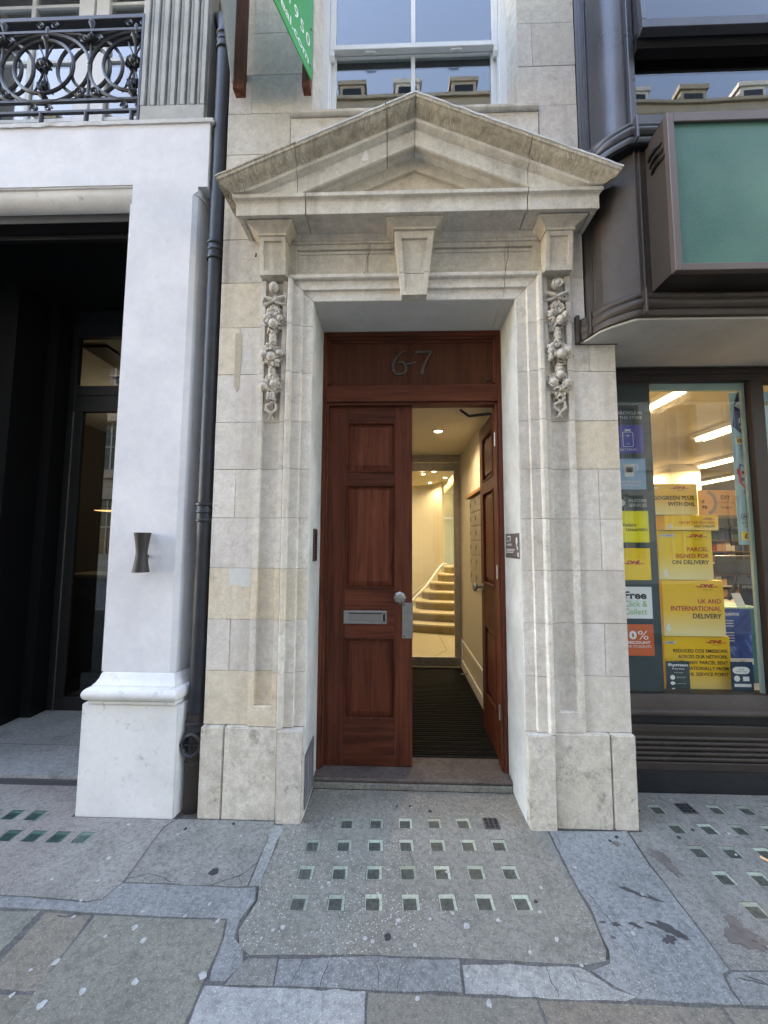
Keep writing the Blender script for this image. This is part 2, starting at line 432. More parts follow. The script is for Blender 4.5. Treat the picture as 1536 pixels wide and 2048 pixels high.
STEPSTONE = paving('grey_stone_tile', (.20,.205,.20), (.32,.33,.32), 0, bump=.15, sc=.6)
DIRT = plain('dark_joint_dirt', (.105,.10,.09), .95, 0, .1, .5, 40)
CRACK = plain('crack_dirt', (.07,.066,.06), .95, 0, .1)  # plain dark tone of the cracks in the paving
GUM = plain('trodden_gum', (.50,.49,.465), .8, 0, .2, .35, 60)
GUMD = plain('dark_trodden_gum', (.055,.055,.055), .8, 0, .2, .3, 60)
SPILL = plain('dark_spill', (.085,.080,.080), .5, 0, .5, .35, 30)
SPILL_B = plain('brown_spill', (.165,.145,.13), .6, 0, .4, .3, 24)
MORTAR = plain('grey_mortar', (.30,.275,.235), .95, 0, .1, .3, 40)
BRICKM = plain('sooty_stock_brick', (.30,.24,.16), .9, 0, .2, 0, 18, (.12,.09,.06), .5)

# ------------------------------------------------------------ ground
ground = B(-30, 30, -30, 12, -.2, -.0032).build('ground', DIRT); ground['kind'] = 'structure'
road = B(-30, 30, -10.5, -4.5, -.0030, -.0010).build('road', TAR); road['kind'] = 'structure'
pavement = structure('pavement')
def rough_poly(poly, step=.05, amp=.004, seed=0, shrink=.003):
    out = []
    n = len(poly)
    ar = sum(poly[i][0]*poly[(i+1) % n][1]-poly[(i+1) % n][0]*poly[i][1] for i in range(n))
    sg = 1 if ar > 0 else -1
    for i in range(n):
        a = Vector(poly[i]); b = Vector(poly[(i+1) % n]); d = b-a; L = d.length
        k = max(1, int(L/step)); nn = Vector((d.y, -d.x)).normalized()*sg
        for j in range(k):
            p = a+d*j/k
            o = mnoise.noise(Vector((p.x*14+seed, p.y*14, seed)))*amp*1.6 + mnoise.noise(Vector((p.x*60+seed, p.y*60, 3)))*amp*.7
            if j == 0: o = -.3*amp
            q = p + nn*(o-shrink); out.append((q.x, q.y))
    return out
def slab(poly, mt, name='paving_slab', z=0, amp=.0022, shrink=.0012, holes=(), color=None, label=None, parent=None, step=.05, ch=.0022):
    sd_ = rnd.uniform(0, 90)
    o1 = rough_poly(poly, step, amp, sd_, shrink); o2 = rough_poly(poly, step, amp, sd_, shrink+ch)
    mb = MB(); mb._tess(o2, holes, lambda p, k: (p[0], p[1], z-(.0006 if k else 0)), 0)
    n = len(o1); b = len(mb.v)
    mb.v += [(p[0], p[1], z) for p in o2]+[(p[0], p[1], z-ch*.6) for p in o1]+[(p[0], p[1], -.0045) for p in o1]
    for i in range(n):
        j = (i+1) % n
        for r0 in (0, n): mb.f.append([b+r0+i, b+r0+j, b+r0+n+j, b+r0+n+i]); mb.m.append(0)
    return mb.build(name, mt, parent or pavement, color=color, label=label)
FILL = paving('gritty_joint_mortar', (.09,.086,.08), (.15,.145,.135), .2, bump=.9)
MB().box(-3, 3.4, -1.66, -.722, -.003, -.0011).box(-2.75, -.745, -.7215, -.450, -.003, -.0011).box(.735, 1.162, -.7215, -.05, -.003, -.0011).box(-1.41, -.735, -.449, -.05, -.003, -.0011).build('joint_mortar', FILL, pavement)
# york stone, granite and cement pieces
slab([(-2.6,-.60),(-1.83,-.617),(-1.645,-.613),(-1.65,-.80),(-1.63,-.93),(-2.6,-.93)], YORK, z=.001, color=(.95,1.0,1.0,1))
slab([(-1.62,-.612),(-1.412,-.622),(-1.392,-.86),(-1.385,-.905),(-1.618,-.905)], YORK, z=-.001, color=(1.08,.99,.92,1))
slab([(-1.62,-.915),(-1.39,-.915),(-1.40,-1.6),(-1.62,-1.6)], YORK, color=(1.0,.97,.9,1))
slab([(-1.396,-.621),(-.828,-.623),(-.806,-.704),(-.806,-1.6),(-1.388,-1.6)], YORK, z=.001, color=(.98,1.0,.96,1))
slab([(-2.6,-.94),(-1.63,-.94),(-1.63,-1.6),(-2.6,-1.6)], YORK)
slab([(-.797,-.862),(-.212,-.862),(-.205,-1.6),(-.797,-1.6)], GRANITE, z=.001, amp=.005)
slab([(-.205,-.862),(.390,-.864),(.400,-1.6),(-.197,-1.6)], YORK, color=(.95,1,1,1))
slab([(.399,-.864),(1.022,-.864),(1.04,-1.6),(.408,-1.6)], YORK, z=-.001, color=(1.02,.98,.93,1))
slab([(1.030,-.864),(1.9,-.862),(1.9,-1.6),(1.048,-1.6)], YORK, color=(1,.98,.95,1))
slab([(1.908,-.862),(2.9,-.862),(2.9,-1.6),(1.908,-1.6)], YORK, color=(.95,.98,.95,1))
for i in range(9):       # rows the camera stands on and beyond
    for j in range(3):
        x0 = -3.6+i*.82+(j % 2)*.3
        slab([(x0,-1.61-j*.85),(x0+.81,-1.61-j*.85),(x0+.81,-2.45-j*.85),(x0,-2.45-j*.85)], YORK, step=.2)
kerb = B(-30, 30, -4.45, -4.17, -.12, .0).build('kerb', GRANITE, bev=.01); kerb['kind'] = 'structure'
# asphalt strips
slab([(-2.7,-.545),(-1.753,-.552),(-1.487,-.567),(-1.419,-.552),(-1.391,-.465),(-.829,-.47),(-.756,-.465),(-.735,-.527),(-.768,-.62),(-.759,-.693),(-.705,-.739),(-.688,-.793),(-.732,-.85),(-.790,-.85),(-.800,-.796),(-.801,-.704),(-.823,-.618),(-1.16,-.617),(-1.359,-.613),(-1.611,-.604),(-2.7,-.60)], TAR, 'asphalt_patch', amp=.003, shrink=.0005, z=.002)
slab([(-.690,-.780),(-.672,-.764),(-.560,-.764),(-.552,-.858),(-.730,-.858)], CONC_OLD, 'concrete_patch', amp=.002)
slab([(-.556,-.766),(-.284,-.748),(.141,-.745),(.132,-.855),(-.208,-.858),(-.548,-.858)], TAR, 'asphalt_patch', amp=.004, z=.002, color=(1,1,1,1))
slab([(.147,-.760),(.386,-.752),(.594,-.753),(.625,-.772),(.680,-.818),(.745,-.848),(.70,-.861),(.386,-.859),(.140,-.856)], CEMENT, 'cement_patch', amp=.004)
slab([(.750,-.056),(1.187,-.042),(1.163,-.262),(1.164,-.407),(1.158,-.589),(1.152,-.746),(1.115,-.76),(1.10,-.81),(1.098,-.856),(.874,-.856),(.753,-.852),(.687,-.814),(.632,-.763),(.711,-.737),(.734,-.688),(.750,-.543),(.744,-.284)], TAR, 'asphalt_patch', amp=.005, z=.002, color=(1.04,1.05,1.05,1))
slab([(1.157,-.748),(3.2,-.748),(3.2,-.856),(1.104,-.856),(1.106,-.81),(1.120,-.765)], TAR, 'asphalt_patch', amp=.004, color=(1,1,.99,1), z=.001)
slab([(-.798,-.069),(-.737,-.072),(-.742,-.457),(-.794,-.459)], TAR, 'asphalt_patch', amp=.007, z=.001, color=(1.25,1.25,1.2,1))
slab([(-1.366,-.041),(-.80,-.041),(-.798,-.25),(-.80,-.455),(-.829,-.463),(-1.385,-.458),(-1.408,-.11)], CONC_OLD, amp=.003, z=.001)
# pavement lights
def lens(x, y, parent, ang, deep, gpane, edge):
    wd, ht = .079*rnd.uniform(.95, 1.0), .080*rnd.uniform(.95, 1.0); ang += R(rnd.uniform(-1.5, 1.5))
    mb = MB()
    o = [(-wd/2,-ht/2),(wd/2,-ht/2),(wd/2,ht/2),(-wd/2,ht/2)]
    i_ = [(-wd/2+.005,-ht/2+.003),(wd/2-.013,-ht/2+.003),(wd/2-.013,ht/2-.020),(-wd/2+.005,ht/2-.020)]
    c, s_ = cos(ang), sin(ang)
    tf = lambda p: (x+p[0]*c-p[1]*s_, y+p[0]*s_+p[1]*c)
    O = [(*tf(p), -.0013) for p in o]; I = [(*tf(p), -.0027) for p in i_]
    mb.add(O+I, [(0,1,5,4),(1,2,6,5),(2,3,7,6),(3,0,4,7)], 0)
    mb.add(I, [(0,1,2,3)], 1)
    g = [(*tf(p), -.0009) for p in o]
    mb.add(g, [(0,1,2,3)], 2)
    return mb.build('glass_lens', [edge, deep, gpane], parent, fixn=False)
def lens_mats(nm, e, d, tint, boost):
    t = NT(nm+'_edge'); info = t.n('ShaderNodeObjectInfo')
    c = t.ramp(info.outputs['Random'], [(0, tuple(x*.62 for x in e)), (1, tuple(min(1, x*1.1) for x in e))])
    t.col(t.mix(t.math('MULTIPLY', t.r01(t.noise(70, 5, .75), .45, .65), .6), c, tuple(x*.3 for x in e))); t.rough(.4)
    return t.m, plain(nm+'_depth', d, .5, 0, .3, .55, 50), glass(nm+'_top', tint, boost)
LE1, LD1, LG1 = lens_mats('clear_lens', (.47,.50,.42), (.115,.120,.108), (.97,1,.97), 1.0)
LE2, LD2, LG2 = lens_mats('green_lens', (.13,.20,.17), (.06,.10,.088), (.9,1,.97), 1.3)
def hole(x, y, ang, wd=.079, ht=.080):
    c, s_ = cos(ang), sin(ang)
    return [(x+p[0]*c-p[1]*s_, y+p[0]*s_+p[1]*c) for p in [(-wd/2,-ht/2),(wd/2,-ht/2),(wd/2,ht/2),(-wd/2,ht/2)]]
def plight(label, poly, pts, mt, mats, ang, skew=0):
    t = thing('pavement_light', label, 'pavement light', group='glass pavement lights set in the pavement')
    slab(poly, mt, 'concrete_panel', holes=[hole(x, y, ang) for x, y in pts], parent=t, amp=.002, z=.0)
    for x, y in pts: lens(x, y, t, ang, mats[1], mats[2], mats[0])
    return t
A2 = R(2)
pc = [(-.75,-.047),(-.655,-.045),(-.64,.264),(.648,.264),(.652,-.058),(.742,-.056),(.736,-.284),(.742,-.543),(.727,-.688),(.703,-.729),(.625,-.745),(.389,-.743),(.141,-.738),(-.284,-.740),(-.672,-.757),(-.727,-.731),(-.758,-.66),(-.727,-.527),(-.748,-.45),(-.734,-.213)]
P1 = [(-.383+i*.166, -.037+i*.0062) for i in range(5)]
P1 += [(-.545+i*.165, -.204+i*.0062) for i in range(7)] + [(-.544+i*.166, -.373+i*.0062) for i in range(7)] + [(-.538+i*.166, -.530+i*.0062) for i in range(7)]
pl1 = plight('rows of square glass lenses in the concrete slab in front of the open doorway', pc, P1, CONCRETE, (LE1, LD1, LG1), A2)
lp = [(-3.3,.235),(-2.0,.235),(-2.0,-.046),(-1.985,-.046),(-1.376,-.046),(-1.414,-.100),(-1.393,-.461),(-1.423,-.546),(-1.487,-.560),(-1.753,-.546),(-3.3,-.535)]
P2 = [(-2.215-i*.137, -.045) for i in range(4)]+[(-1.80-i*.1372, -.200) for i in range(7)]
pl2 = plight('dark green glass lenses in the slab before the black doorway beside the white pier', lp, P2, CONC_PINK, (LE2, LD2, LG2), 0)
rp = [(1.27,-.045),(1.27,.305),(3.4,.315),(3.4,-.742),(1.157,-.742),(1.163,-.589),(1.166,-.407),(1.169,-.262),(1.195,-.045)]
P3 = [(1.477,.150)]+[(1.833+i*.178,.160) for i in range(7)]+[(1.483+i*.1735,-.005) for i in range(9)]+[(1.478+i*.169,-.170) for i in range(9)]+[(1.474+i*.172,-.330) for i in range(8)]+[(1.474+i*.172,-.494) for i in range(8)]
pl3 = plight('glass lenses in the grey slab below the shop window on the right', rp, P3, CONC_OLD, (LE1, LD1, LG1), R(1))
for (x, y, par) in ((.440, -.012, pl1), (-.555, -.060, pl1), (1.655, .160, pl3)):
    mb = B(x-.043, x+.043, y-.043, y+.043, .0, .004)
    for i in range(3):
        for j in range(3):
            mb.lathe([(.0105,.004),(.0105,.0075),(.007,.0078),(.006,.005),(.001,.005)], (x-.027+i*.027, y-.027+j*.027, 0), 12, mi=1 if par is pl3 or x > 0 else 0, cap=False)
    mb.build('vent_plate', [plain('zinc_plate', (.12,.125,.13), .45, .4, .5, .4, 60) if x > 0 else CONC_OLD, IRON], par)
# gum, cracks, spills
def disc(x, y, rx, ry, mt, name='gum_spot', z=.0035, n=14, amp=.2, ang=0):
    pts = []
    s_ = rnd.uniform(0, 50)
    for k in range(n):
        a = 2*pi*k/n; q = 1+mnoise.noise(Vector((cos(a)*1.5+s_, sin(a)*1.5, s_)))*amp*2.5+mnoise.noise(Vector((cos(a)*6+s_, sin(a)*6, s_)))*amp
        px, py = rx*cos(a)*q, ry*sin(a)*q
        pts.append((x+px*cos(ang)-py*sin(ang), y+px*sin(ang)+py*cos(ang)))
    return MB().slab(pts, z, .002).build(name, mt, pavement)
gums = [(-1.62,-.10,9),(-1.56,-.33,9),(-1.51,-.46,12),(-1.735,-.46,8),(-1.48,-.635,8),(-1.19,-.67,13),(-1.285,-.71,7),(-1.12,-.72,13),(-1.055,-.865,15),(-.86,-.63,12),(-1.205,-.60,8),(-1.01,-.615,8),(-1.40,-.81,14),(-1.22,-.90,13),(-1.33,-.945,13),(-1.47,-.84,9),(-1.46,-.92,8),(-.82,-.835,17),(-1.51,-.56,8),(-.93,-.555,10),
 (-.475,-.005,9),(-.40,-.28,9),(-.422,-.43,11),(-.45,-.455,10),(.14,-.35,8),(.57,-.42,11),(-.095,-.60,11),(.19,-.615,12),(.04,-.59,9),(.33,-.585,10),(-.23,-.68,9),(-.03,-.70,12),(-.20,-.69,10),(.52,-.54,10),(.545,-.655,13),(-.575,-.645,12),(-.615,-.66,10),(-.65,-.695,8),(.14,-.56,9),(.42,-.71,8),(.16,-.80,12),(.40,-.79,9),(.22,-.885,13),(-.03,-.88,8),(-.01,.10,6),(.40,.06,5),(.78,-.30,8),(1.02,-.44,8),(1.53,-.62,13),(1.38,-.66,12),(1.60,-.50,16),(1.74,-.04,9),(1.50,.22,8),(1.62,.235,11),(1.38,-.15,6),(1.03,-.19,6),(1.65,-.19,8),(-1.30,-.16,7),(-.95,-.16,6),(-1.0,-.30,6),(.87,-.62,9),(-.60,-.45,6),(.60,-.75,8)]
for (x, y, r_) in gums:
    rr = r_/1000*rnd.uniform(.68, .95)
    disc(x, y, rr*1.05, rr*rnd.uniform(.8, 1.1), GUM, ang=rnd.uniform(0, 3))
for (x, y, r_) in [(-.02,.115,7),(.10,.075,9),(-.10,.11,6),(-.99,-.39,19),(-.14,-.67,13),(.52,-.49,7),(-1.03,-.07,8),(1.10,-.09,9),(1.05,-.12,8),(1.56,-.02,8),(1.44,-.08,10),(1.35,.13,9),(-1.28,-.12,9)]:
    disc(x, y, r_/1000*1.2, r_/1000, GUMD, ang=rnd.uniform(0, 3))
def crack(pts, wd=.0017, z=.0028, mt=CRACK):
    P_ = []
    for a, b in zip(pts[:-1], pts[1:]):
        L = max(2, int(math.dist(a, b)/.014))
        for i in range(L):
            t = i/L; P_.append((a[0]+(b[0]-a[0])*t+rnd.uniform(-.004, .004), a[1]+(b[1]-a[1])*t+rnd.uniform(-.004, .004)))
    P_.append(pts[-1])
    MB().slab(ribbon(P_, [wd*rnd.uniform(.4, 1.4) for _ in P_]), z, .001).build('crack', mt, pavement)
for c_ in ([(-1.385,-.44),(-1.30,-.415),(-1.22,-.43),(-1.16,-.455)], [(-.96,-.458),(-.88,-.415),(-.845,-.40),(-.80,-.33)], [(-.86,-.405),(-.83,-.455)],
           [(-.46,-.765),(-.47,-.80),(-.49,-.855)], [(-.19,-.765),(-.17,-.80),(-.17,-.85)], [(-.08,-.765),(-.10,-.85)], [(-.36,-.765),(-.38,-.855)], [(-.02,-.30),(-.035,-.22)],
           [(.78,-.45),(.80,-.55),(.84,-.64),(.83,-.72)], [(1.19,-.755),(1.26,-.80),(1.26,-.855)], [(1.16,-.77),(1.24,-.79)], [(.46,-.755),(.47,-.856)], [(.56,-.762),(.55,-.85)], [(-1.47,-.615),(-1.51,-.635),(-1.56,-.63)]):
    crack(c_)
for x, y, rx, ry, an, mt in ((.985,-.425,.048,.010,-.5,SPILL),(1.06,-.455,.030,.008,-.6,SPILL),(1.03,-.60,.055,.020,-.5,SPILL),(1.00,-.64,.028,.016,.3,SPILL),(.90,-.585,.022,.009,-.3,SPILL),(.82,-.585,.014,.008,0,SPILL),(.77,-.575,.010,.006,0,SPILL),(.78,-.64,.008,.006,0,SPILL),
        (1.245,-.215,.035,.050,.4,SPILL_B),(1.26,-.29,.020,.045,.3,SPILL_B),(1.30,-.62,.060,.045,-.3,SPILL_B),(1.335,-.58,.03,.04,0,SPILL_B),(1.37,-.64,.03,.022,.4,SPILL_B),(1.07,-.14,.018,.014,0,SPILL_B)):
    disc(x, y, rx, ry, mt, 'stain', .0030+rnd.uniform(0, .0003), 44, .36, an)
bt = MB().tube([(1.760,-.205,.008),(1.785,-.245,.008)], .005, 8).build('cigarette_end', plain('orange_tip_paper', S(235,190,140), .8), None, smooth=True)
tag(bt, 'orange tipped cigarette end lying between the glass lenses below the shop window', 'litter')

# ------------------------------------------------------------ the stone building
stb = thing('stone_building', 'pale limestone building with a pedimented doorway and half open mahogany doors', 'building')
ZC = [0, .51, .825, 1.13, 1.44, 1.75, 2.057, 2.36, 2.675, 2.99, 3.297]
ZU = [3.297, 3.60, 3.91, 4.21, 4.51, 4.80, 5.12, 5.43, 5.74]
G_ = .0012      # half a joint
def blk(x0, x1, z0, z1, y=0.0, d=.12, mt=None, color=None, name='stone_block', bev=.0018, parent=None):
    g = G_
    yy = y+rnd.uniform(-.0012, .0012)
    c = color or tuple([rnd.uniform(.95, 1.03)]*1+[0,0,0])
    if not color:
        v = rnd.uniform(.94, 1.03); c = (v, v*rnd.uniform(.978, 1.0), v*rnd.uniform(.945, 1.0), 1)
    return B(x0+g, x1-g, yy, y+d, z0+g, z1-g).build(name, mt or STONE, parent or stb, bev=bev, color=c, jit=.0006)
# dark joints behind everything
MB().box(-1.258, -.71, .017, .13, 0, 3.3).box(.71, 1.258, .017, .13, 0, 2.86).box(-1.258, -.70, .0175, .30, 3.3, 6.58).box(.72, 1.083, .0175, .30, 2.86, 6.58) \
    .box(-.70, .72, .0185, .30, 3.21, 4.44).build('mortar_bed', MORTAR, stb)
YEL = (1.0, .93, .80, 1)
# outer ashlar strips beside the pilasters
def strip(side, splits, yellow):
    for i in range(1, len(ZC)-1):
        z0, z1 = ZC[i], ZC[i+1]
        a, b = (.992, 1.262)
        cuts = [a]+splits.get(i, [])+[b]
        for k in range(len(cuts)-1):
            x0, x1 = cuts[k], cuts[k+1]
            if side < 0: x0, x1 = -x1, -x0
            blk(x0, x1, z0, z1, 0, color=YEL if (i, k) in yellow else None)
strip(-1, {2: [1.12], 5: [1.12], 8: [1.125], 7: []}, {(8, 1), (9, 0), (3, 0), (1, 0)})
for i in range(1, 10):
    a, b = .992, 1.262
    z0, z1 = ZC[i], ZC[i+1]
    if i == 9: b = 1.084
    if i == 8:     # notched round the bronze bay
        blk(a, 1.10, z0, z1); blk(1.10, b, z0, 2.852); continue
    for x0, x1 in ((a, b),) if i in (1, 3, 6, 7, 9) else ((a, 1.128), (1.128, b)): blk(x0, x1, z0, z1, color=YEL if i == 6 else None)
# plinths
for s in (-1, 1):
    for (u0, u1, yy) in ((.647, .802, -.056), (.802, 1.125, -.029), (1.125, 1.266, -.029)):
        x0, x1 = (u0, u1) if s > 0 else (-u1, -u0)
        b_ = B(x0+.002, x1-.002, yy, .13, -.015, .508).build('plinth_stone', STONE_BASE, stb, bev=.006, seg=2, jit=.0015,
              color=(1.0, rnd.uniform(.975, .99), rnd.uniform(.94, .965), 1))
# pilasters and architraves course by course (plan profiles pulled between the bed joints)
def prof_pil(s):
    p = [(.990,.10),(.990,-.018),(.957,-.018),(.957,.010),(.846,.010),(.846,-.018),(.818,-.018),(.818,.10)]
    return [(s*x, y) for x, y in p]
def prof_pil_solid(s): return [(s*x, y) for x, y in [(.990,.10),(.990,-.018),(.818,-.018),(.818,.10)]]
def prof_arch(s):
    p = [(.814,.10),(.814,-.006),(.808,-.044),(.800,-.048),(.782,-.048),(.776,-.042),(.774,-.022),(.716,-.022),(.714,-.004),(.651,-.004),(.648,-.001),(.648,.003),(.72,.003),(.72,.10)]
    return [(s*x, y) for x, y in p]
for s in (-1, 1):
    for i in range(1, 10):
        z0, z1 = ZC[i]+G_*.8, ZC[i+1]-G_*.8
        v = rnd.uniform(.95, 1.03); c = (v, v*.99, v*.965, 1)
        if s < 0 and i in (1, 3): c = (1.0, .92, .78, 1)
        if i == 1:
            MB().ext(prof_pil_solid(s), 'z', z0, .625).ext(prof_pil(s), 'z', .625, z1).build('pilaster_stone', STONE, stb, bev=.0018, color=c)
        else: MB().ext(prof_pil(s), 'z', z0, z1).build('pilaster_stone', STONE, stb, bev=.0018, color=c)
        v = rnd.uniform(.95, 1.03); c = (v, v*.99, v*.965, 1)
        if s < 0 and i in (3,): c = (1.0, .94, .82, 1)
        mb = MB().ext(prof_arch(s), 'z', z0, z1)
        if i == 9:     # mitred under the lintel
            npf = len(prof_arch(s))
            for j in range(npf, 2*npf): v_ = mb.v[j]; mb.v[j] = (v_[0], v_[1], 3.1555+max(0, min(.162, abs(v_[0])-.648)))
        mb.build('architrave_stone', STONE, stb, bev=.0015, color=c)
# lintel architrave: the same profile turned horizontal, mitred onto the uprights
def lintel(x0, x1, ends):
    # (y, dz) from soffit 3.155 upward; mitred ends stretch with dz
    p = [(.10,0),(.002,0),(-.004,.003),(-.004,.068),(-.022,.070),(-.022,.128),(-.042,.130),(-.048,.136),(-.048,.150),(-.044,.158),(-.006,.162),(.10,.162)]
    mb = MB(); n = len(p)
    L = [(x0-(dz if ends[0] else 0), y, 3.157+dz) for y, dz in p]; Rr = [(x1+(dz if ends[1] else 0), y, 3.157+dz) for y, dz in p]
    mb.add(L+Rr, [list(range(n)), list(range(2*n-1, n-1, -1))]+[(i, i+n, (i+1) % n+n, (i+1) % n) for i in range(n)])
    return mb.build('architrave_stone', STONE, stb, bev=.0012)
lintel(-.646, -.074, (1, 0)); lintel(.074, .575, (0, 0)); lintel(.5785, .646, (0, 1))
# reveals and soffit
RV = MB()
for s in (-1, 1):
    mb = MB()
    for i in range(9):
        for j in range(7): pass
    mb.ext([(s*.646,.006),(s*.649,.0035),(s*.70,.0035),(s*.70,.36),(s*.649,.36)], 'z', .0, 3.155)
    mb.build('door_reveal', REVEAL, stb, jit=.0015)
B(-.70, .5785, .006, .36, 3.1565, 3.20).build('door_soffit', SOFFIT_PAINT, stb); B(.5815, .70, .006, .36, 3.1565, 3.20).build('door_soffit', SOFFIT_PAINT, stb)
# entablature: frieze with sunk panel, bed moulds, corona
def frieze(x0, x1, pan):
    mb = MB()
    mb.box(x0, x1, -.004, .10, 3.322, 3.350).box(x0, x1, -.004, .10, 3.516, 3.548)
    xa, xb = pan
    if xa > x0: mb.box(x0, xa, -.004, .10, 3.350, 3.516)
    if xb < x1: mb.box(xb, x1, -.004, .10, 3.350, 3.516)
    mb.box(max(xa, x0), min(xb, x1), .012, .10, 3.350, 3.516)
    e0 = .012 if xa > x0 else 0; e1 = .012 if xb < x1 else 0
    a, b = max(xa, x0)+e0, min(xb, x1)-e1
    mb.box(a, b, .004, .011, 3.488, 3.504)
    mb.build('frieze_stone', STONE_CORN, stb, bev=.0008)
frieze(-.828, -.300, (-.765, 5)); frieze(-.296, -.06, (-5, -.125)); frieze(.06, .590, (.125, 5)); frieze(.594, .828, (-5, .765))
for x0, x1 in ((-.828, -.06), (.06, .828)):
    MB().ext([(.10,3.549),(-.012,3.549),(-.012,3.562),(-.022,3.566),(-.022,3.578),(-.034,3.590),(-.036,3.599),(.10,3.599)], 'x', x0, x1).build('bed_mould', STONE_CORN, stb)
def corona(x0, x1, e0=0, e1=0):
    p = [(.10,3.60),(-.035,3.60),(-.165,3.603),(-.168,3.594),(-.192,3.594),(-.192,3.672),(-.197,3.683),(-.214,3.692),(-.214,3.716),(.10,3.722)]
    mb = MB(); n = len(p)
    L = [(x0-(max(0, -y-.18)*.8 if e0 else 0), y, z) for y, z in p]; Rr = [(x1+(max(0, -y-.18)*.8 if e1 else 0), y, z) for y, z in p]
    mb.add(L+Rr, [list(range(n)), list(range(2*n-1, n-1, -1))]+[(i, i+n, (i+1) % n+n, (i+1) % n) for i in range(n)])
    mb.build('cornice_stone', STONE_CORN, stb, bev=.0018, jit=.001, color=(rnd.uniform(.97, 1.03),)*3+(1,))
corona(-1.088, -.668, 1, 0); corona(-.663, .672); corona(.678, 1.088, 0, 1)
# drip rims closing the ends of the soffit
for s in (-1, 1): B(s*1.062, s*1.087, -.165, .0, 3.590, 3.5995).build('drip_rim', STONE_CORN, stb)
# raking cornice
SL = .430
def Lr(u): return 4.03-SL*abs(u)
rp_ = [(.02,.0),(-.135,-.002),(-.150,.006),(-.188,-.004),(-.196,.002),(-.197,.100),(-.190,.104),(-.196,.112),(-.214,.120),(-.226,.124),(-.226,.146),(-.216,.150)]
for k in range(9):
    a = k/8; rp_.append((-.216-.062*(a*a*(3-2*a)*.8+.2*a), .152+.062*a+.005*sin(a*pi*2)))
rp_ += [(-.287,.215),(-.287,.236),(-.27,.242),(.02,.250)]
def rake(s, ua, ub, tip=False):
    mb = MB(); n = len(rp_); us = [ua+(ub-ua)*i/6 for i in range(7)]
    rows = []
    for k, u in enumerate(us):
        row = []
        for y, dz in rp_:
            uu = u
            if tip and k == 6: uu = 1.092+max(0, -y-.196)*.95
            z = Lr(uu)+dz
            row.append((s*uu, y, max(z, 3.7185)))
        rows.append(row)
    pts = [p for r_ in rows for p in r_]
    fs = [list(range(n)), list(range(7*n-1, 6*n-1, -1))]
    for k in range(6):
        for i in range(n): fs.append((k*n+i, (k+1)*n+i, (k+1)*n+(i+1) % n, k*n+(i+1) % n))
    mb.add(pts, fs)
    o = mb.build('raking_cornice_stone', [STONE_RAKE], stb, smooth=True, color=(rnd.uniform(.95, 1.1),)*3+(1,))
    # paler stone paints a lit fillet below the cyma: second material by height band
    me = o.data; me.materials.append(STONE_CORN)
    for p in me.polygons:
        c = p.center
        if c.z-Lr(c.x) < .1505 or c.z-Lr(c.x) > .232: p.material_index = 1
    return o
rake(-1, .0015, .168); rake(-1, .172, .716); rake(-1, .720, 1.09, True)
rake(1, .0015, .676); rake(1, .680, 1.09, True)
# lead and slate weathering strip on top of the rake
for s, a, b in ((-1, .0, .175), (-1, .182, .70), (-1, .712, 1.19), (1, .0, .62), (1, .622, 1.19)):
    mb = MB(); N = 14
    for i in range(N):
        u0, u1 = a+(b-a)*i/N, a+(b-a)*(i+1)/N
        h0 = .2375+.006*mnoise.noise(Vector((u0*16*s, 1, 2))); h1 = .2375+.006*mnoise.noise(Vector((u1*16*s, 1, 2)))
        q = [(s*u0,-.291),(s*u1,-.291)]
        mb.hexa([(s*u0,-.291,Lr(u0)+h0-.001),(s*u1,-.291,Lr(u1)+h1-.001),(s*u1,.01,Lr(u1)+.251),(s*u0,.01,Lr(u0)+.251),
                 (s*u0,-.291,Lr(u0)+h0+.009),(s*u1,-.291,Lr(u1)+h1+.009),(s*u1,.01,Lr(u1)+.260),(s*u0,.01,Lr(u0)+.260)])
    mb.build('lead_capping', LEAD if (s, a) != (-1, .712) else STONE_RAKE, stb)
# tympanum with sunk triangular panel
b3 = 3.7185
def tri(off): return (4.03+off-b3)/SL
o_ = tri(.012); i_ = tri(-.075)
MB().plate([(-o_, b3), (o_, b3), (0, b3+o_*SL)], -.118, .11, holes=[[(-i_+.045, b3+.012), (i_-.045, b3+.012), (0, b3+.012+(i_-.045)*SL)]]).build('tympanum_frame', STONE_CORN, stb, color=(.93,.88,.80,1))
MB().plate([(-i_, b3), (i_, b3), (0, b3+i_*SL)], -.100, .09).build('tympanum_panel', STONE_CORN, stb, color=(.92,.84,.74,1))
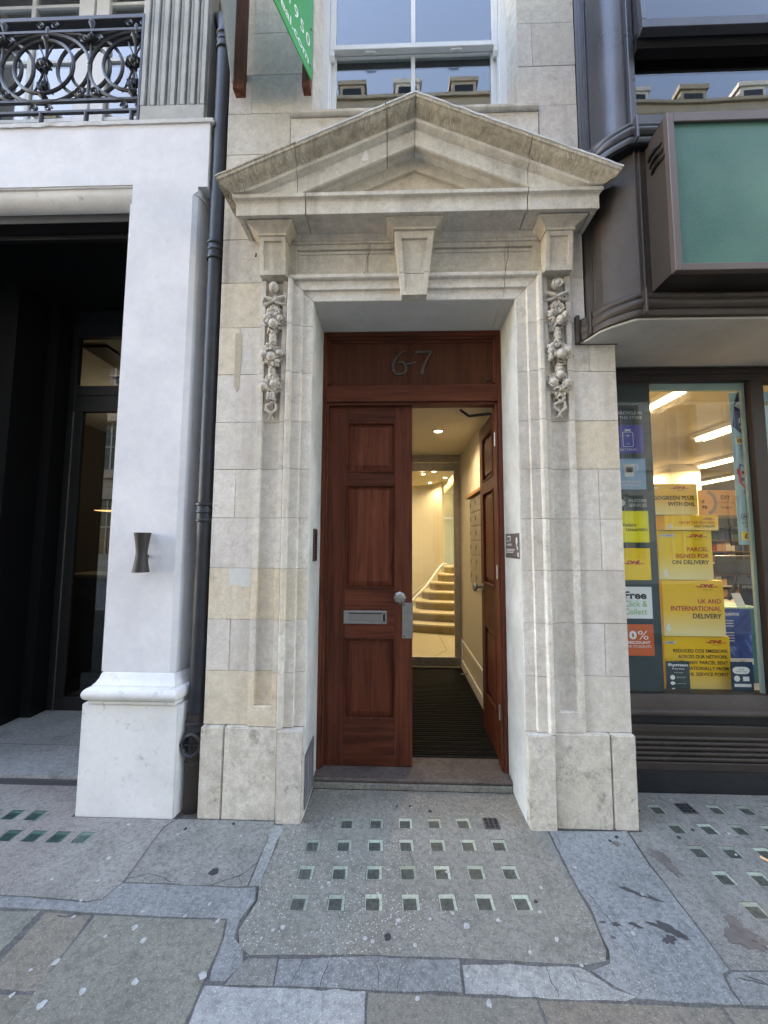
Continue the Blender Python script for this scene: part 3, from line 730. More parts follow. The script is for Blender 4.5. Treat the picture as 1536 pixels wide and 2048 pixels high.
# consoles over the pilasters
def console(s):
    x0, x1 = .817, .983; c = s*.900; h = .083
    mb = MB()
    ys = -.085
    mb.frus((c-h, c+h, -.055, .05, 3.300), (c-h, c+h, ys, .05, 3.535))
    # raised border round a sunk face
    def fy(z): return -.055+(ys+.055)*(z-3.300)/.235
    for (xa, xb, za, zb) in ((-h, -h+.026, 3.300, 3.535), (h-.026, h, 3.300, 3.535), (-h+.026, h-.026, 3.300, 3.330), (-h+.026, h-.026, 3.508, 3.535)):
        mb.hexa([(c+xa, fy(za)-.013, za), (c+xb, fy(za)-.013, za), (c+xb, fy(za)-.0005, za), (c+xa, fy(za)-.0005, za),
                 (c+xa, fy(zb)-.013, zb), (c+xb, fy(zb)-.013, zb), (c+xb, fy(zb)-.0005, zb), (c+xa, fy(zb)-.0005, zb)])
    mb.box(c-h-.008, c+h+.008, ys-.022, .05, 3.5355, 3.546)
    N = 6; prev = None
    for k in range(N):
        a0, a1 = k/N, (k+1)/N
        f = lambda a: .006+.050*(1-cos(a*pi/2))
        mb.frus((c-h-f(a0), c+h+f(a0), ys-.012-f(a0), .05, 3.546+.038*a0), (c-h-f(a1), c+h+f(a1), ys-.012-f(a1), .05, 3.546+.038*a1))
    mb.box(c-h-.060, c+h+.060, ys-.070, .05, 3.5842, 3.5988)
    mb.build('console', STONE_CORN, stb, color=(1,.985,.95,1))
console(-1); console(1)
# keystone
def keyst(z0, z1, nm='keystone'):
    hw = lambda z: .078+(z-3.145)*.118
    yk = lambda z: -.050-(z-3.145)*.115
    mb = MB()
    mb.hexa([(-hw(z0), yk(z0), z0), (hw(z0), yk(z0), z0), (hw(z0), .004, z0), (-hw(z0), .004, z0), (-hw(z1), yk(z1), z1), (hw(z1), yk(z1), z1), (hw(z1), .08, z1), (-hw(z1), .08, z1)])
    return mb, hw, yk
for (z0, z1) in ((3.1545, 3.292), (3.295, 3.545)):
    mb, hw, yk = keyst(z0, z1)
    def q(xa, xb, za, zb, t=.014):    # xa, xb as fractions of the half width
        mb.hexa([(hw(za)*xa, yk(za)-t, za), (hw(za)*xb, yk(za)-t, za), (hw(za)*xb, yk(za)-.0005, za), (hw(za)*xa, yk(za)-.0005, za),
                 (hw(zb)*xa, yk(zb)-t, zb), (hw(zb)*xb, yk(zb)-t, zb), (hw(zb)*xb, yk(zb)-.0005, zb), (hw(zb)*xa, yk(zb)-.0005, zb)])
    q(-1, -.66, z0, z1); q(.66, 1, z0, z1)
    if z0 < 3.2: q(-.66, .66, z0, z0+.045)
    else: q(-.66, .66, z1-.045, z1)
    mb.build('keystone', STONE_CORN, stb, bev=.001, color=(1,.99,.96,1))
mb = MB(); h = .125; yk = -.098
mb.box(-h-.010, h+.010, yk-.026, .08, 3.5455, 3.556)
for k in range(5):
    f = lambda a: .008+.040*(1-cos(a*pi/2)); a0, a1 = k/5, (k+1)/5
    mb.frus((-h-f(a0), h+f(a0), yk-.014-f(a0), .08, 3.556+.028*a0), (-h-f(a1), h+f(a1), yk-.014-f(a1), .08, 3.556+.028*a1))
mb.box(-h-.052, h+.052, yk-.066, .08, 3.5842, 3.5988)
mb.build('keystone_cap', STONE_CORN, stb, color=(1,.985,.95,1))
# fruit drops carved under the consoles
def leaf(cx, cz, ang, L, wd, y0, lift=.018, mt=CARVED, name='leaf', par=None):
    n = 9; pts = []; fs = []
    for i in range(n+1):
        t = i/n; hw_ = wd*.5*sin(pi*min(1, t*.96+.04))**.8*(1+.40*sin(t*16))
        bz = sin(t*pi)*lift
        for k, q in ((-1, hw_), (0, 0), (1, hw_)):
            lx = t*L; ly = k*q
            pts.append((cx+lx*cos(ang)-ly*sin(ang), y0-bz+(.007 if k == 0 else 0)-(.003 if k else 0), cz+lx*sin(ang)+ly*cos(ang)))
    for i in range(n):
        for k in range(2): fs.append((i*3+k, i*3+k+1, i*3+k+4, i*3+k+3))
    m_ = MB(); m_.add(pts, fs); b0 = len(pts)
    m_.add([(p[0], y0+.012, p[2]) for p in pts], [tuple(reversed(f)) for f in fs])
    ring = [i*3 for i in range(n+1)]+[i*3+2 for i in range(n, -1, -1)]
    for a, b in zip(ring, ring[1:]+ring[:1]): m_.f.append([a, b, b+b0, a+b0]); m_.m.append(0)
    m_.build(name, mt, par, smooth=True)
def drop(s, seed):
    rr = random.Random(seed); cx = s*.901; y0 = .008
    par = MB().box(cx-.008, cx+.008, -.004, .009, 2.395, 3.25).build('fruit_drop', CARVED, stb, label='carved string of fruit, leaves and ribbon hanging under the %s console' % ('left' if s < 0 else 'right'))
    def ball(x, y, z, r, sq=(1,1,1)):
        MB().ball((cx+x, y, z), r, 12, sq).build('fruit', CARVED, par, smooth=True)
    # boss and ring
    if s > 0:
        MB().lathe([(.030,.0),(.033,-.03),(.028,-.042),(.020,-.036),(.016,-.040),(.001,-.044)], (cx, -.01, 3.235), 20, 'y').build('boss', CARVED, par, smooth=True)
    else:
        ball(0, -.035, 3.238, .033, (.95, .9, 1.05))
    MB().tube([(cx+.048*cos(a), -.012-.01*sin(a), 3.188+.050*sin(a)) for a in [R(200+i*14) for i in range(11)]], .011, 8).build('ribbon', CARVED, par, smooth=True)
    for k in (-1, 1):
        MB().tube([(cx, -.030, 3.150), (cx+k*.030, -.040, 3.162), (cx+k*.060, -.030, 3.178), (cx+k*.076, -.016, 3.160+.01*k), (cx+k*.070, -.012, 3.132), (cx+k*.035, -.028, 3.134), (cx, -.030, 3.150)], [.012,.012,.009,.011,.012,.010,.011], 8).build('ribbon', CARVED, par, smooth=True)
        MB().tube([(cx+k*.072, -.012, 3.135), (cx+k*.060, -.004, 3.08), (cx+k*.068, -.002, 3.02), (cx+k*.058, -.002, 2.97)], [.009,.006,.007,.003], 6).build('ribbon', CARVED, par, smooth=True)
    for k in range(5): leaf(cx, 3.055, R(90+(k-2)*24), .095-.012*abs(k-2), .026, -.012, .026, par=par)
    # three clusters
    def cluster(z, kind):
        ang0 = rr.uniform(0, 40)
        for k in range(8):
            a = R(ang0+k*45); leaf(cx+.020*cos(a), z+.018*sin(a), a, rr.uniform(.066, .084), rr.uniform(.036, .050), -.004, rr.uniform(.014, .030), par=par)
        for k in range(7):
            a = R(ang0+20+k*51); leaf(cx+.012*cos(a), z+.012*sin(a), a, rr.uniform(.045, .062), rr.uniform(.028, .038), -.024, rr.uniform(.012, .028), par=par)
        for k in range(6):
            a = R(rr.uniform(0, 360)); ball(.058*cos(a), -.020, z+.058*sin(a), rr.uniform(.008, .013))
        if kind == 0:
            ball(.008, -.048, z-.030, .029); ball(-.042, -.034, z+.018, .021); ball(.045, -.034, z+.014, .019)
            for k in range(5):
                a = R(72*k); ball(-.040+.020*cos(a), -.040, z+.016+.020*sin(a), .011, (1,.7,1))
        elif kind == 1:
            ball(.002, -.052, z-.022, .029); ball(.052, -.038, z+.006, .025, (1.05,.9,.95)); ball(-.052, -.038, z+.002, .024, (.9,1,1.1))
            for k in range(14 if s > 0 else 5): ball(rr.uniform(-.070, -.020) if s > 0 else rr.uniform(.015, .05), -.040-rr.uniform(0, .015), z+rr.uniform(-.055, .035) if s > 0 else z-rr.uniform(.045, .085), .0125)
            for k in range(6):
                a = R(60*k); ball(-.018+.018*cos(a), -.045, z+.048+.017*sin(a), .010, (1,.7,1))
        else:
            for cx2, zz, r_ in (((.020, z+.002, .036),) if s < 0 else ((-.040, z, .034), (.044, z-.002, .033))):
                ball(cx2, -.040, zz, r_*.62)
                for k in range(6):
                    a = R(60*k+15); ball(cx2+r_*.62*cos(a), -.034, zz+r_*.62*sin(a), r_*.42, (1,.55,1))
            ball(-.046 if s < 0 else 0, -.038, z-.016 if s < 0 else z+.045, .026)
            if s < 0:
                for k in range(9): ball(-.018+.018*(k % 3)+rr.uniform(-.004, .004), -.036, z-.062-.017*(k//3), .0115)
            else:
                for k in (-1, 1): leaf(cx+k*.006, z-.045, R(-90+k*18), .065, .030, -.012, .02, par=par)
    for z, k in ((3.018, 0), (2.790, 1), (2.595, 2)): cluster(z, k)
    for z0, z1 in ((2.860, 2.950), (2.645, 2.715)):
        MB().tube([(cx, -.014, z0), (cx, -.020, (z0+z1)/2), (cx, -.014, z1)], [.020, .024, .019], 10).build('stem', CARVED, par, smooth=True)
        for k in range(3):
            zz = z0+(z1-z0)*(k+.5)/3
            MB().tube([(cx-.024, -.022, zz-.010), (cx, -.044, zz), (cx+.024, -.022, zz+.012)], .0055, 6).build('ribbon', CARVED, par, smooth=True)
    # ribbon tail
    MB().tube([(cx+.012, -.012, 2.535), (cx+.026, -.016, 2.50), (cx+.006, -.026, 2.475), (cx-.030, -.022, 2.462), (cx-.034, -.018, 2.440), (cx-.006, -.020, 2.418), (cx+.004, -.014, 2.392), (cx+.020, -.010, 2.372)], [.006,.010,.008,.010,.011,.008,.006,.003], 8).build('ribbon', CARVED, par, smooth=True)
    MB().tube([(cx-.012, -.010, 2.53), (cx-.004, -.014, 2.49), (cx+.030, -.020, 2.468), (cx+.034, -.018, 2.438), (cx+.008, -.020, 2.415), (cx-.006, -.014, 2.39), (cx-.022, -.010, 2.374)], [.005,.008,.009,.011,.008,.006,.003], 8).build('ribbon', CARVED, par, smooth=True)
drop(-1, 3); drop(1, 11)
# upper ashlar with the window opening
XL, XR = -1.262, 1.084
for i in range(len(ZU)-1):
    z0, z1 = ZU[i], ZU[i+1]
    if z1 <= 4.45:
        if i == 0:
            blk(XL, -.992, z0, z1, mt=STONE_UP); blk(.992, XR, z0, z1, mt=STONE_UP); continue
        cuts = [XL, -.84, -.35, .15, .62, XR] if i % 2 else [XL, -1.05, -.55, -.1, .4, .86, XR]
        for a, b in zip(cuts, cuts[1:]): blk(a, b, z0, z1, mt=STONE_UP)
    else:
        zz0 = z0
        if i == 3:   # course cut by the sill
            blk(XL, -.83, z0, z1, mt=STONE_UP); blk(.83, XR, z0, z1, mt=STONE_UP)
            for a, b in zip([-.826, -.30, .31], [-.30, .31, .826]): blk(a, b, z0, 4.458, y=-.008, mt=STONE_UP)
            continue
        lc = ([XL, -1.10, -.682], [XL, -.682])[i % 2]; rc = ([.700, XR], [.700, .80, XR])[i % 2]
        for a, b in list(zip(lc, lc[1:]))+list(zip(rc, rc[1:])): blk(a, b, z0, z1, mt=STONE_UP)
MB().ext([(.10,4.462),(-.022,4.462),(-.034,4.470),(-.034,4.490),(-.020,4.500),(-.008,4.508),(.20,4.520),(.20,4.462)], 'x', -.822, .822).build('window_sill', STONE_UP, stb, bev=.002, jit=.001)
for s, xo, xi in ((-1, -.684, -.640), (1, .702, .660)):
    MB().ext([(xo, .004), (xi, .150), (xi, .30), (xo, .30)] if s > 0 else [(xo, .30), (xi, .30), (xi, .150), (xo, .004)], 'z', 4.52, 6.6).build('window_reveal', STONE_UP, stb)
B(-.70, .72, .30, .32, 4.44, 4.60).build('mortar_bed', MORTAR, stb)
# sash window: boxes, sashes, glass, handles
boxes('window_frame', WIN_WHITE, stb, [(-.655, -.600, .125, .26, 4.52, 6.6), (.615, .672, .125, .26, 4.52, 6.6)], bev=.003)
boxes('parting_bead', WIN_WHITE, stb, [(-.600, -.592, .150, .165, 4.52, 6.5), (.607, .615, .150, .165, 4.52, 6.5)])
def sash(y, z0, z1, zb, mtg):
    a, b = -.598, .613
    o = MB().box(a, a+.042, y, y+.04, z0, z1).box(b-.042, b, y, y+.04, z0, z1).box(a+.042, b-.042, y, y+.04, z0, z0+zb).box(a+.042, b-.042, y, y+.04, z1-.05, z1) \
        .build('sash', WIN_WHITE, stb, bev=.003)
    B(-.008, .022, y+.004, y+.036, z0+zb, z1-.05).build('glazing_bar', WIN_WHITE, o, bev=.003)
    for x0, x1 in ((a+.042, -.008), (.022, b-.042)): B(x0, x1, y+.018, y+.022, z0+zb, z1-.05).build('pane', mtg, o)
    return o
us = sash(.135, 5.165, 6.5, .040, GLASS_SASH)
ls = sash(.180, 4.52, 5.215, .060, GLASS_SASH)
for s, x in ((-1, -.598), (1, .613)):
    MB().ext([(.135,5.165),(.135,5.12),(.150,5.09),(.172,5.10),(.175,5.165)], 'x', x, x-s*.030).build('sash_horn', WIN_WHITE, us, bev=.002)
for x in (-.305, .315):
    MB().tube([(x-.035,.178,5.164),(x-.040,.150,5.150),(x-.030,.140,5.146),(x+.030,.140,5.146),(x+.040,.150,5.150),(x+.035,.178,5.164)], .0045, 6).build('sash_handle', WIN_WHITE, us, smooth=True)
MB().box(-1.2, 1.05, 3.2, 3.3, 4.3, 7.0).box(-1.25, -1.2, .32, 3.3, 4.3, 7).box(1.03, 1.08, .32, 3.2, 4.3, 7).box(-1.2, 1.03, .32, 3.2, 4.25, 4.3).box(-1.2, 1.03, .32, 3.2, 7.0, 7.05).build('upper_room', plain('dim_room_wall', (.10,.10,.10), .8), stb)
MB().box(-1.26, 1.09, .0, .30, 6.58, 17).build('upper_wall', STONE_UP, stb)
MB().box(-1.26, 1.09, .30, 9, 7.1, 17).build('building_body', MORTAR, stb)
# small marks: rust spot, wandering cracks, white drips on the right of the cornice
RUST = plain('rust_stain', (.22,.09,.05), .9, 0, .1, .4, 80)
def mark(pts, wd, y, mt, name='crack_line'):
    P_ = []
    for a, b in zip(pts[:-1], pts[1:]):
        for i in range(5):
            t = i/5; P_.append((a[0]+(b[0]-a[0])*t+rnd.uniform(-.002, .002), a[1]+(b[1]-a[1])*t))
    P_.append(pts[-1]); MB().plate(ribbon(P_, [wd*rnd.uniform(.6, 1.3) for _ in P_]), y, .002).build(name, mt, stb)
mark([(-1.04, 3.475), (-1.036, 3.50)], .010, -.0025, RUST, 'rust_spot')
CRK = plain('stone_crack_dirt', (.17,.135,.10), .9)
mark([(-.28, 3.548), (-.285, 3.50), (-.305, 3.44), (-.31, 3.36), (-.335, 3.32)], .0035, -.0055, CRK)
mark([(.612, 3.54), (.607, 3.44), (.59, 3.36), (.585, 3.32)], .0035, -.0055, CRK)
mark([(-.97, 2.36), (-.96, 2.12), (-.975, 1.9)], .002, .0085, CRK)
DRIP = plain('lime_drip', (.64,.61,.56), .8, 0, .2, .25, 60); SOOT = plain('soot_streak', (.20,.165,.12), .9, 0, .1, .5, 30)
for x in (.735, .775, .80, .86, .885, .93, .99, 1.04):
    x += rnd.uniform(-.006, .006); z_ = 3.605+rnd.uniform(0, .045)
    mark([(x, 3.668), (x+rnd.uniform(-.006, .006), (3.668+z_)/2), (x+rnd.uniform(-.008, .008), z_)], rnd.uniform(.004, .010), -.1930, DRIP, 'drip_mark')
MB().plate([(-.325, 3.93), (-.29, 3.93), (-.285, 3.965), (-.302, 4.01), (-.315, 3.965)], -.1982, .002).build('pale_repair', plain('pale_patch', (.70,.66,.62), .9), stb)
MB().plate([(-1.155, 2.95), (-1.11, 2.95), (-1.108, 2.84), (-1.12, 2.58), (-1.135, 2.56), (-1.15, 2.60)], -.0022, .002).build('mortar_patch', plain('buff_mortar_patch', (.50,.43,.33), .9, 0, .1, .2, 40), stb)
MB().plate([(-1.14, 1.44), (-1.0, 1.44), (-1.0, 1.33), (-1.05, 1.325), (-1.09, 1.34), (-1.14, 1.33)], -.0022, .002).build('pale_repair', plain('pale_patch_b', (.64,.63,.59), .9, 0, .1, .1, 30), stb)
# brick return beside the drainpipe
MB().box(-1.47, -1.262, .145, .30, 0, 17).build('mortar_bed', MORTAR, stb)
bz = .02; k = 0; proto = None
while bz < 5.6:
    off = .0 if k % 2 else .10
    for x0, x1 in (((-1.468, -1.372), (-1.362, -1.263)) if k % 2 else ((-1.468, -1.42), (-1.410, -1.312), (-1.302, -1.263))):
        B(x0, x1, .132+rnd.uniform(0, .006), .2, bz+.005, bz+.070).build('brick', BRICKM, stb, bev=.003, jit=.002)
    bz += .076; k += 1

# ------------------------------------------------------------ mahogany door case
YF = .352
fr = MB()
for s in (-1, 1):
    fr.box(s*.648, s*.622, YF, .45, .050, 3.154)
    fr.box(s*.622, s*.606, YF+.012, .45, .078, 2.612)
    fr.box(s*.622, s*.612, YF+.010, .42, 2.72, 3.12)
fr.build('door_frame', WOOD_V, stb, bev=.003)
MB().box(-.622, .622, YF, .45, 3.118, 3.154).box(-.612, .612, YF+.010, .42, 3.098, 3.118).box(-.600, .600, YF+.022, .42, 3.080, 3.098).build('door_head', WOOD_H, stb, bev=.003)
boxes('overdoor_bead', WOOD_V, stb, [(-.612, -.598, YF+.018, .42, 2.765, 3.098), (.598, .612, YF+.018, .42, 2.765, 3.098)], bev=.003)
B(-.598, .598, .392, .42, 2.745, 3.080).build('overdoor_panel', WOOD_T, stb)
MB().box(-.622, .622, YF-.004, .44, 2.622, 2.748).build('transom', WOOD_H, stb, bev=.004)
B(-.610, .610, YF+.010, .43, 2.600, 2.621).build('transom_bead', WOOD_H, stb, bev=.003)
# threshold
MB().box(-.646, .646, .262, .50, .0, .040).build('threshold_step', CONC_OLD, stb, bev=.004)
MB().ext([(.268,.044),(.262,.050),(.262,.060),(.270,.068),(.40,.073),(.52,.073),(.52,.044)], 'x', -.645, .645).build('threshold', paving('worn_threshold_wood', (.075,.055,.048), (.145,.120,.105), 0, bump=.5), stb, jit=.001)
# house number: hand shaped serif figures standing off the panel
NUM = plain('bronze_numeral', (.135,.125,.11), .45, .4, .5, .4, 60)
def strokes(mb, path, wds, y, t=.012): mb.ext(ribbon(path, wds), 'y', y-t, y)
zb, zt_ = 2.832, 3.020
mb = MB(); X0 = -.145
p6 = [(X0+.098, zt_-.001), (X0+.070, zt_-.016), (X0+.044, zt_-.042), (X0+.024, zt_-.075), (X0+.013, zt_-.115), (X0+.020, zb+.032), (X0+.038, zb+.012), (X0+.062, zb+.008), (X0+.090, zb+.018), (X0+.106, zb+.046), (X0+.102, zb+.078), (X0+.082, zb+.100), (X0+.058, zb+.101), (X0+.038, zb+.090)]
w6 = [.004, .009, .012, .016, .020, .019, .013, .010, .014, .019, .017, .011, .008, .004]
def smoothp(p, w_, n=4):
    P_, W_ = [], []
    for i in range(len(p)-1):
        a = p[max(0, i-1)]; b = p[i]; c = p[i+1]; d = p[min(len(p)-1, i+2)]
        for k in range(n):
            t = k/n
            f = lambda j: .5*((2*b[j])+(-a[j]+c[j])*t+(2*a[j]-5*b[j]+4*c[j]-d[j])*t*t+(-a[j]+3*b[j]-3*c[j]+d[j])*t**3)
            P_.append((f(0), f(1))); W_.append(w_[i]+(w_[i+1]-w_[i])*t)
    P_.append(p[-1]); W_.append(w_[-1]); return P_, W_
P_, W_ = smoothp(p6, w6)
for i in range(len(P_)-1):      # short blocks so the bowl may close on itself
    strokes(mb, [P_[i], ((P_[i][0]*2+P_[i+1][0]*0)/2+(P_[i+1][0]-P_[i][0])*1.12, P_[i][1]+(P_[i+1][1]-P_[i][1])*1.12)], [W_[i], W_[i+1]], .390, .011)
mb.build('numeral', NUM, stb, label='bronze numeral 6 on the panel over the door')
MB().ext(ribbon([(-.028, 2.916), (.034, 2.934)], [.012, .008]), 'y', .379, .390).build('numeral_dash', NUM, stb)
mb = MB()
strokes(mb, [(.036, 2.985), (.036, 3.017)], [.004, .010], .390, .011)
strokes(mb, [(.034, 3.010), (.090, 3.008), (.152, 3.014)], [.018, .015, .008], .390, .0115)
P_, W_ = smoothp([(.150, 3.015), (.118, 2.960), (.092, 2.900), (.076, 2.838)], [.008, .012, .016, .022])
strokes(mb, P_, W_, .390, .0105)
mb.build('numeral', NUM, stb, label='bronze numeral 7 on the panel over the door')
MB().ball((.565, .378, 2.790), .014, 10).build('sensor_knob', BLACKM, stb, smooth=True)
# door leaves, built in their own frame then swung
def door_leaf(hx, hy, ang, sgn, label):
    """leaf from hinge (x=0) to free edge (x=W*sgn); front at y=0"""
    W_, H, Z0 = .612, 2.520, .078
    M = Matrix.Translation((hx, hy, 0)) @ Matrix.Rotation(ang, 4, 'Z')
    def X(a, b): return (a*sgn, b*sgn)
    st = MB().box(*X(0, .135), 0, .045, Z0, Z0+H)
    root = st.xf(M).build('door', WOOD_V, stb, bev=.0015, label=label)
    MB().box(*X(.490, W_), 0, .045, Z0, Z0+H).xf(M).build('stile', WOOD_V, root, bev=.0015)
    rails = [(Z0, .385), (.935, 1.275), (2.018, 2.110), (2.482, Z0+H)]
    for a, b in rails: MB().box(*X(.1352, .4898), .0008, .0442, a, b).xf(M).build('rail', WOOD_H, root, bev=.0015)
    for a, b in ((.385, .935), (1.275, 2.018), (2.110, 2.482)):
        x0, x1 = .1352, .4898
        # bolection moulding
        mb = MB()
        for (xa, xb, za, zb2) in ((x0, x0+.010, a, b), (x1-.010, x1, a, b), (x0+.010, x1-.010, a, a+.010), (x0+.010, x1-.010, b-.010, b)):
            mb.box(*X(xa, xb), -.006, .030, za, zb2)
        mb.xf(M).build('panel_moulding', WOOD_V, root, bev=.003)
        # raised and fielded panel
        o = [(x0+.010, a+.010), (x1-.010, a+.010), (x1-.010, b-.010), (x0+.010, b-.010)]
        i1 = [(x0+.052, a+.052), (x1-.052, a+.052), (x1-.052, b-.052), (x0+.052, b-.052)]
        mb = MB(); pts = [(p[0]*sgn, .022, p[1]) for p in o]+[(p[0]*sgn, .011, p[1]) for p in i1]+[(p[0]*sgn, .006, p[1]) for p in i1]
        pts = pts+[(p[0]*sgn, .040, p[1]) for p in o]
        mb.add(pts, [(0,1,5,4),(1,2,6,5),(2,3,7,6),(3,0,4,7),(4,5,9,8),(5,6,10,9),(6,7,11,10),(7,4,8,11),(8,9,10,11),(15,14,13,12)])
        mb.xf(M).build('door_panel', WOOD_P, root)
    return root, M
dl, ML = door_leaf(-.606, .392, 0, 1, 'closed left leaf with letter plate, pull knob and steel push plate')
dr, MR = door_leaf(.622, .396, R(-90.5), -1, 'right leaf standing open into the hall')
# left furniture
lp = MB().box(-.478, -.172, .3865, .3925, 1.030, 1.122).build('letter_plate', STEEL2, dl, bev=.003)
MB().box(-.442, -.208, .384, .3862, 1.050, 1.102).build('letter_flap', plain('letter_flap_metal', (.30,.29,.27), .35, .8), lp, bev=.001)
MB().box(-.200, -.184, .3845, .3862, 1.050, 1.102).box(-.444, -.206, .3825, .3858, 1.1025, 1.108).build('bell_push', BLACKM, lp)
MB().lathe([(.022,0),(.022,-.010),(.012,-.016),(.012,-.040),(.030,-.048),(.044,-.056),(.044,-.066),(.030,-.078),(.012,-.082),(.001,-.083)], (-.082, .392, 1.222), 8, 'y').build('door_knob', STEEL2, dl, bev=.0015)
pp = MB().box(-.064, .010, .3875, .3925, .935, 1.180).build('push_plate', STEEL2, dl, bev=.001)
for z in (.950, 1.165): MB().lathe([(.006,0),(.005,-.002),(.001,-.002)], (-.050, .3874, z), 10, 'y').build('screw', BLACKM, pp)
# right leaf knob points into the gap on the leaf face
def rightpt(lx, ly, z): return MR @ Vector((-lx, ly, z))
mb = MB(); mb.lathe([(.030,0),(.030,-.006),(.011,-.012),(.011,-.046),(.030,-.054),(.038,-.066),(.036,-.080),(.018,-.088),(.001,-.088)], (0,0,0), 20, 'y')
mb.xf(Matrix.Translation(rightpt(.545, 0, 1.235)) @ Matrix.Rotation(R(-90.5), 4, 'Z')).build('door_knob', STEEL2, dr, smooth=True)
a = rightpt(.20, -.010, 2.560)
MB().tube([(.372, .455, 2.592), (.452, .560, 2.582)], .013, 4).tube([(.452, .560, 2.582), (.612, .500, 2.578)], .011, 4).build('closer_arm', BLACKM, dr)
for z in (.40, 1.35, 2.30): MB().lathe([(.008, 0), (.008, .10)], (.604, .386, z), 10).build('hinge', STEEL2, dr)

# ------------------------------------------------------------ the hall behind the doors
MB().box(.712, .80, .45, 2.60, .04, 2.76).build('hall_wall', CREAM, stb)
MB().box(-.80, -.66, .45, 2.55, .04, 2.76).build('hall_wall', CREAM, stb)
MB().box(-.80, .80, .45, 2.56, 2.735, 2.80).box(-.70, .72, .42, .47, 2.63, 3.4).build('hall_ceiling', CREAM, stb)
B(-.70, .80, .50, 2.62, .0, .060).build('hall_floor', plain('dark_hall_floor', (.03,.028,.025), .7), stb)
MB().box(.698, .712, .50, 2.55, .075, .175).box(.700, .712, .50, 2.55, .390, .415).box(.700, .712, 1.35, 1.40, .175, .39).box(.700, .712, 2.48, 2.55, .175, .39).build('skirting', WIN_WHITE, stb)
MB().tube([(.712, 2.1, .14), (.62, 2.1, .14)], .009, 8).build('door_stop', STEEL2, stb)
gd = MB().box(-.66, .735, 2.55, 2.62, 2.640, 2.735).box(.705, .735, 2.55, 2.62, .075, 2.640).box(-.66, -.60, 2.55, 2.62, .075, 2.64).build('glass_door', STEEL, stb, bev=.003, label='steel framed glass inner door')
MB().box(-.2, .700, 2.560, 2.605, 2.530, 2.632).box(.630, .700, 2.560, 2.605, .190, 2.530).box(-.2, .700, 2.560, 2.605, .085, .190).box(-.28, -.2, 2.56, 2.605, .085, 2.632).build('door_stile', STEEL, gd, bev=.002)
B(-.2, .63, 2.580, 2.588, .19, 2.53).build('pane', GLASS, gd)
B(-.60, -.28, 2.580, 2.588, .085, 2.632).build('pane', GLASS, gd)
MB().box(.655, .675, 2.53, 2.56, 1.08, 1.20).build('handle', STEEL2, gd, bev=.003)
# stair hall
HALLW = plain('warm_stair_hall_paint', (.68,.63,.47), .7, 0, .2, .03, 5)
HALLF = plain('cream_hall_tile', (.52,.46,.32), .35, 0, .4, .12, 8)
MB().box(-2.2, 1.88, 2.63, 9.1, .0, .080).build('stair_hall_floor', HALLF, stb)
MB().tube([(.25, 2.7, .0805), (.62, 3.3, .0805), (.60, 4.4, .0805)], .003, 4).build('floor_joint', plain('tile_joint', (.25,.2,.12), .8), stb)
mbw = MB().box(-2.25, -2.2, 2.63, 8.1, .08, 3.1).box(-2.2, .80, 8.0, 8.1, .08, 3.1)
mbw.box(-2.2, -.62, 2.63, 2.70, .08, 3.1).box(.80, 1.3, 2.63, 2.70, .08, 3.1)
# curved wall beside the stair
for i in range(8):
    a0, a1 = R(90-i*9), R(90-(i+1)*9)
    mbw.ext([(.15+.85*cos(a0), 5.9+.96*sin(a0)), (.15+.85*cos(a1), 5.9+.96*sin(a1)), (.15+.80*cos(a1), 5.9+.91*sin(a1)), (.15+.80*cos(a0), 5.9+.91*sin(a0))], 'z', .08, 3.05)
mbw.box(-2.2, .15, 6.80, 6.86, .08, 3.05)
mbw.build('stair_hall_wall', HALLW, stb)
MB().box(-2.2, 1.02, 2.63, 8.1, 2.96, 3.04).box(1.02, 1.88, 2.63, 5.3, 2.96, 3.04).build('stair_hall_ceiling', HALLW, stb)
MB().box(1.02, 1.88, 9.0, 9.1, .08, 5).box(1.88, 1.93, 2.6, 9.1, .08, 5).box(1.02, 1.88, 5.3, 9.1, 4.9, 5).box(1.02, 1.88, 5.26, 5.3, 3.04, 5).box(1.02, 1.06, 6.2, 9.0, 2.96, 5).build('stair_well_wall', HALLW, stb)
B(1.06, 1.88, 8.9, 9.0, 2.30, 2.36).build('dado_rail', WIN_WHITE, stb)
stair = thing('staircase', 'pale curved stair with white handrail seen through the glass door', 'staircase')
STEP = plain('stair_stone', (.34,.27,.15), .6, 0, .3, .15, 10)
TREAD = plain('stair_nosing', (.60,.53,.37), .5, 0, .3, .1, 10)
for k in range(7):
    z0, z1 = .08+.146*k, .08+.146*(k+1); yk = 4.38+.265*k
    xl = .05+[.0, .10, .24, .38, .56, .74, .92, 1.05, 1.15][k]
    pts = [(xl, yk+.6), (xl-.02, yk+.16), (xl+.10, yk+.01), (xl+.35, yk-.05), (1.87, yk-.25-.02*k), (1.87, yk+1.4)]
    if k == 0: pts = [(-.35, 5.1), (-.30, 4.75), (-.05, 4.46), (.4, 4.33), (1.0, 4.20), (1.87, 4.1), (1.87, 5.6)]
    if k == 1: pts = [(-.10, 5.3), (-.02, 4.95), (.10, 4.72), (.45, 4.58), (1.0, 4.48), (1.87, 4.37), (1.87, 5.8)]
    st_ = MB().ext(pts, 'z', z0, z1-.03).build('step', STEP, stair)
    cxy = (1.2, yk+.8)
    MB().ext([(cxy[0]+(p[0]-cxy[0])*1.02, p[1]-.022) for p in pts], 'z', z1-.0295, z1).build('nosing', TREAD, st_)
MB().tube([(-.15,4.40,.42),(.20,4.70,.575),(.448,5.10,.754),(.58,5.30,.88),(.70,5.50,1.01),(.80,5.64,1.12),(.86,5.72,1.16),(.96,5.76,1.165)], .022, 8).build('handrail', WIN_WHITE, stair, smooth=True)
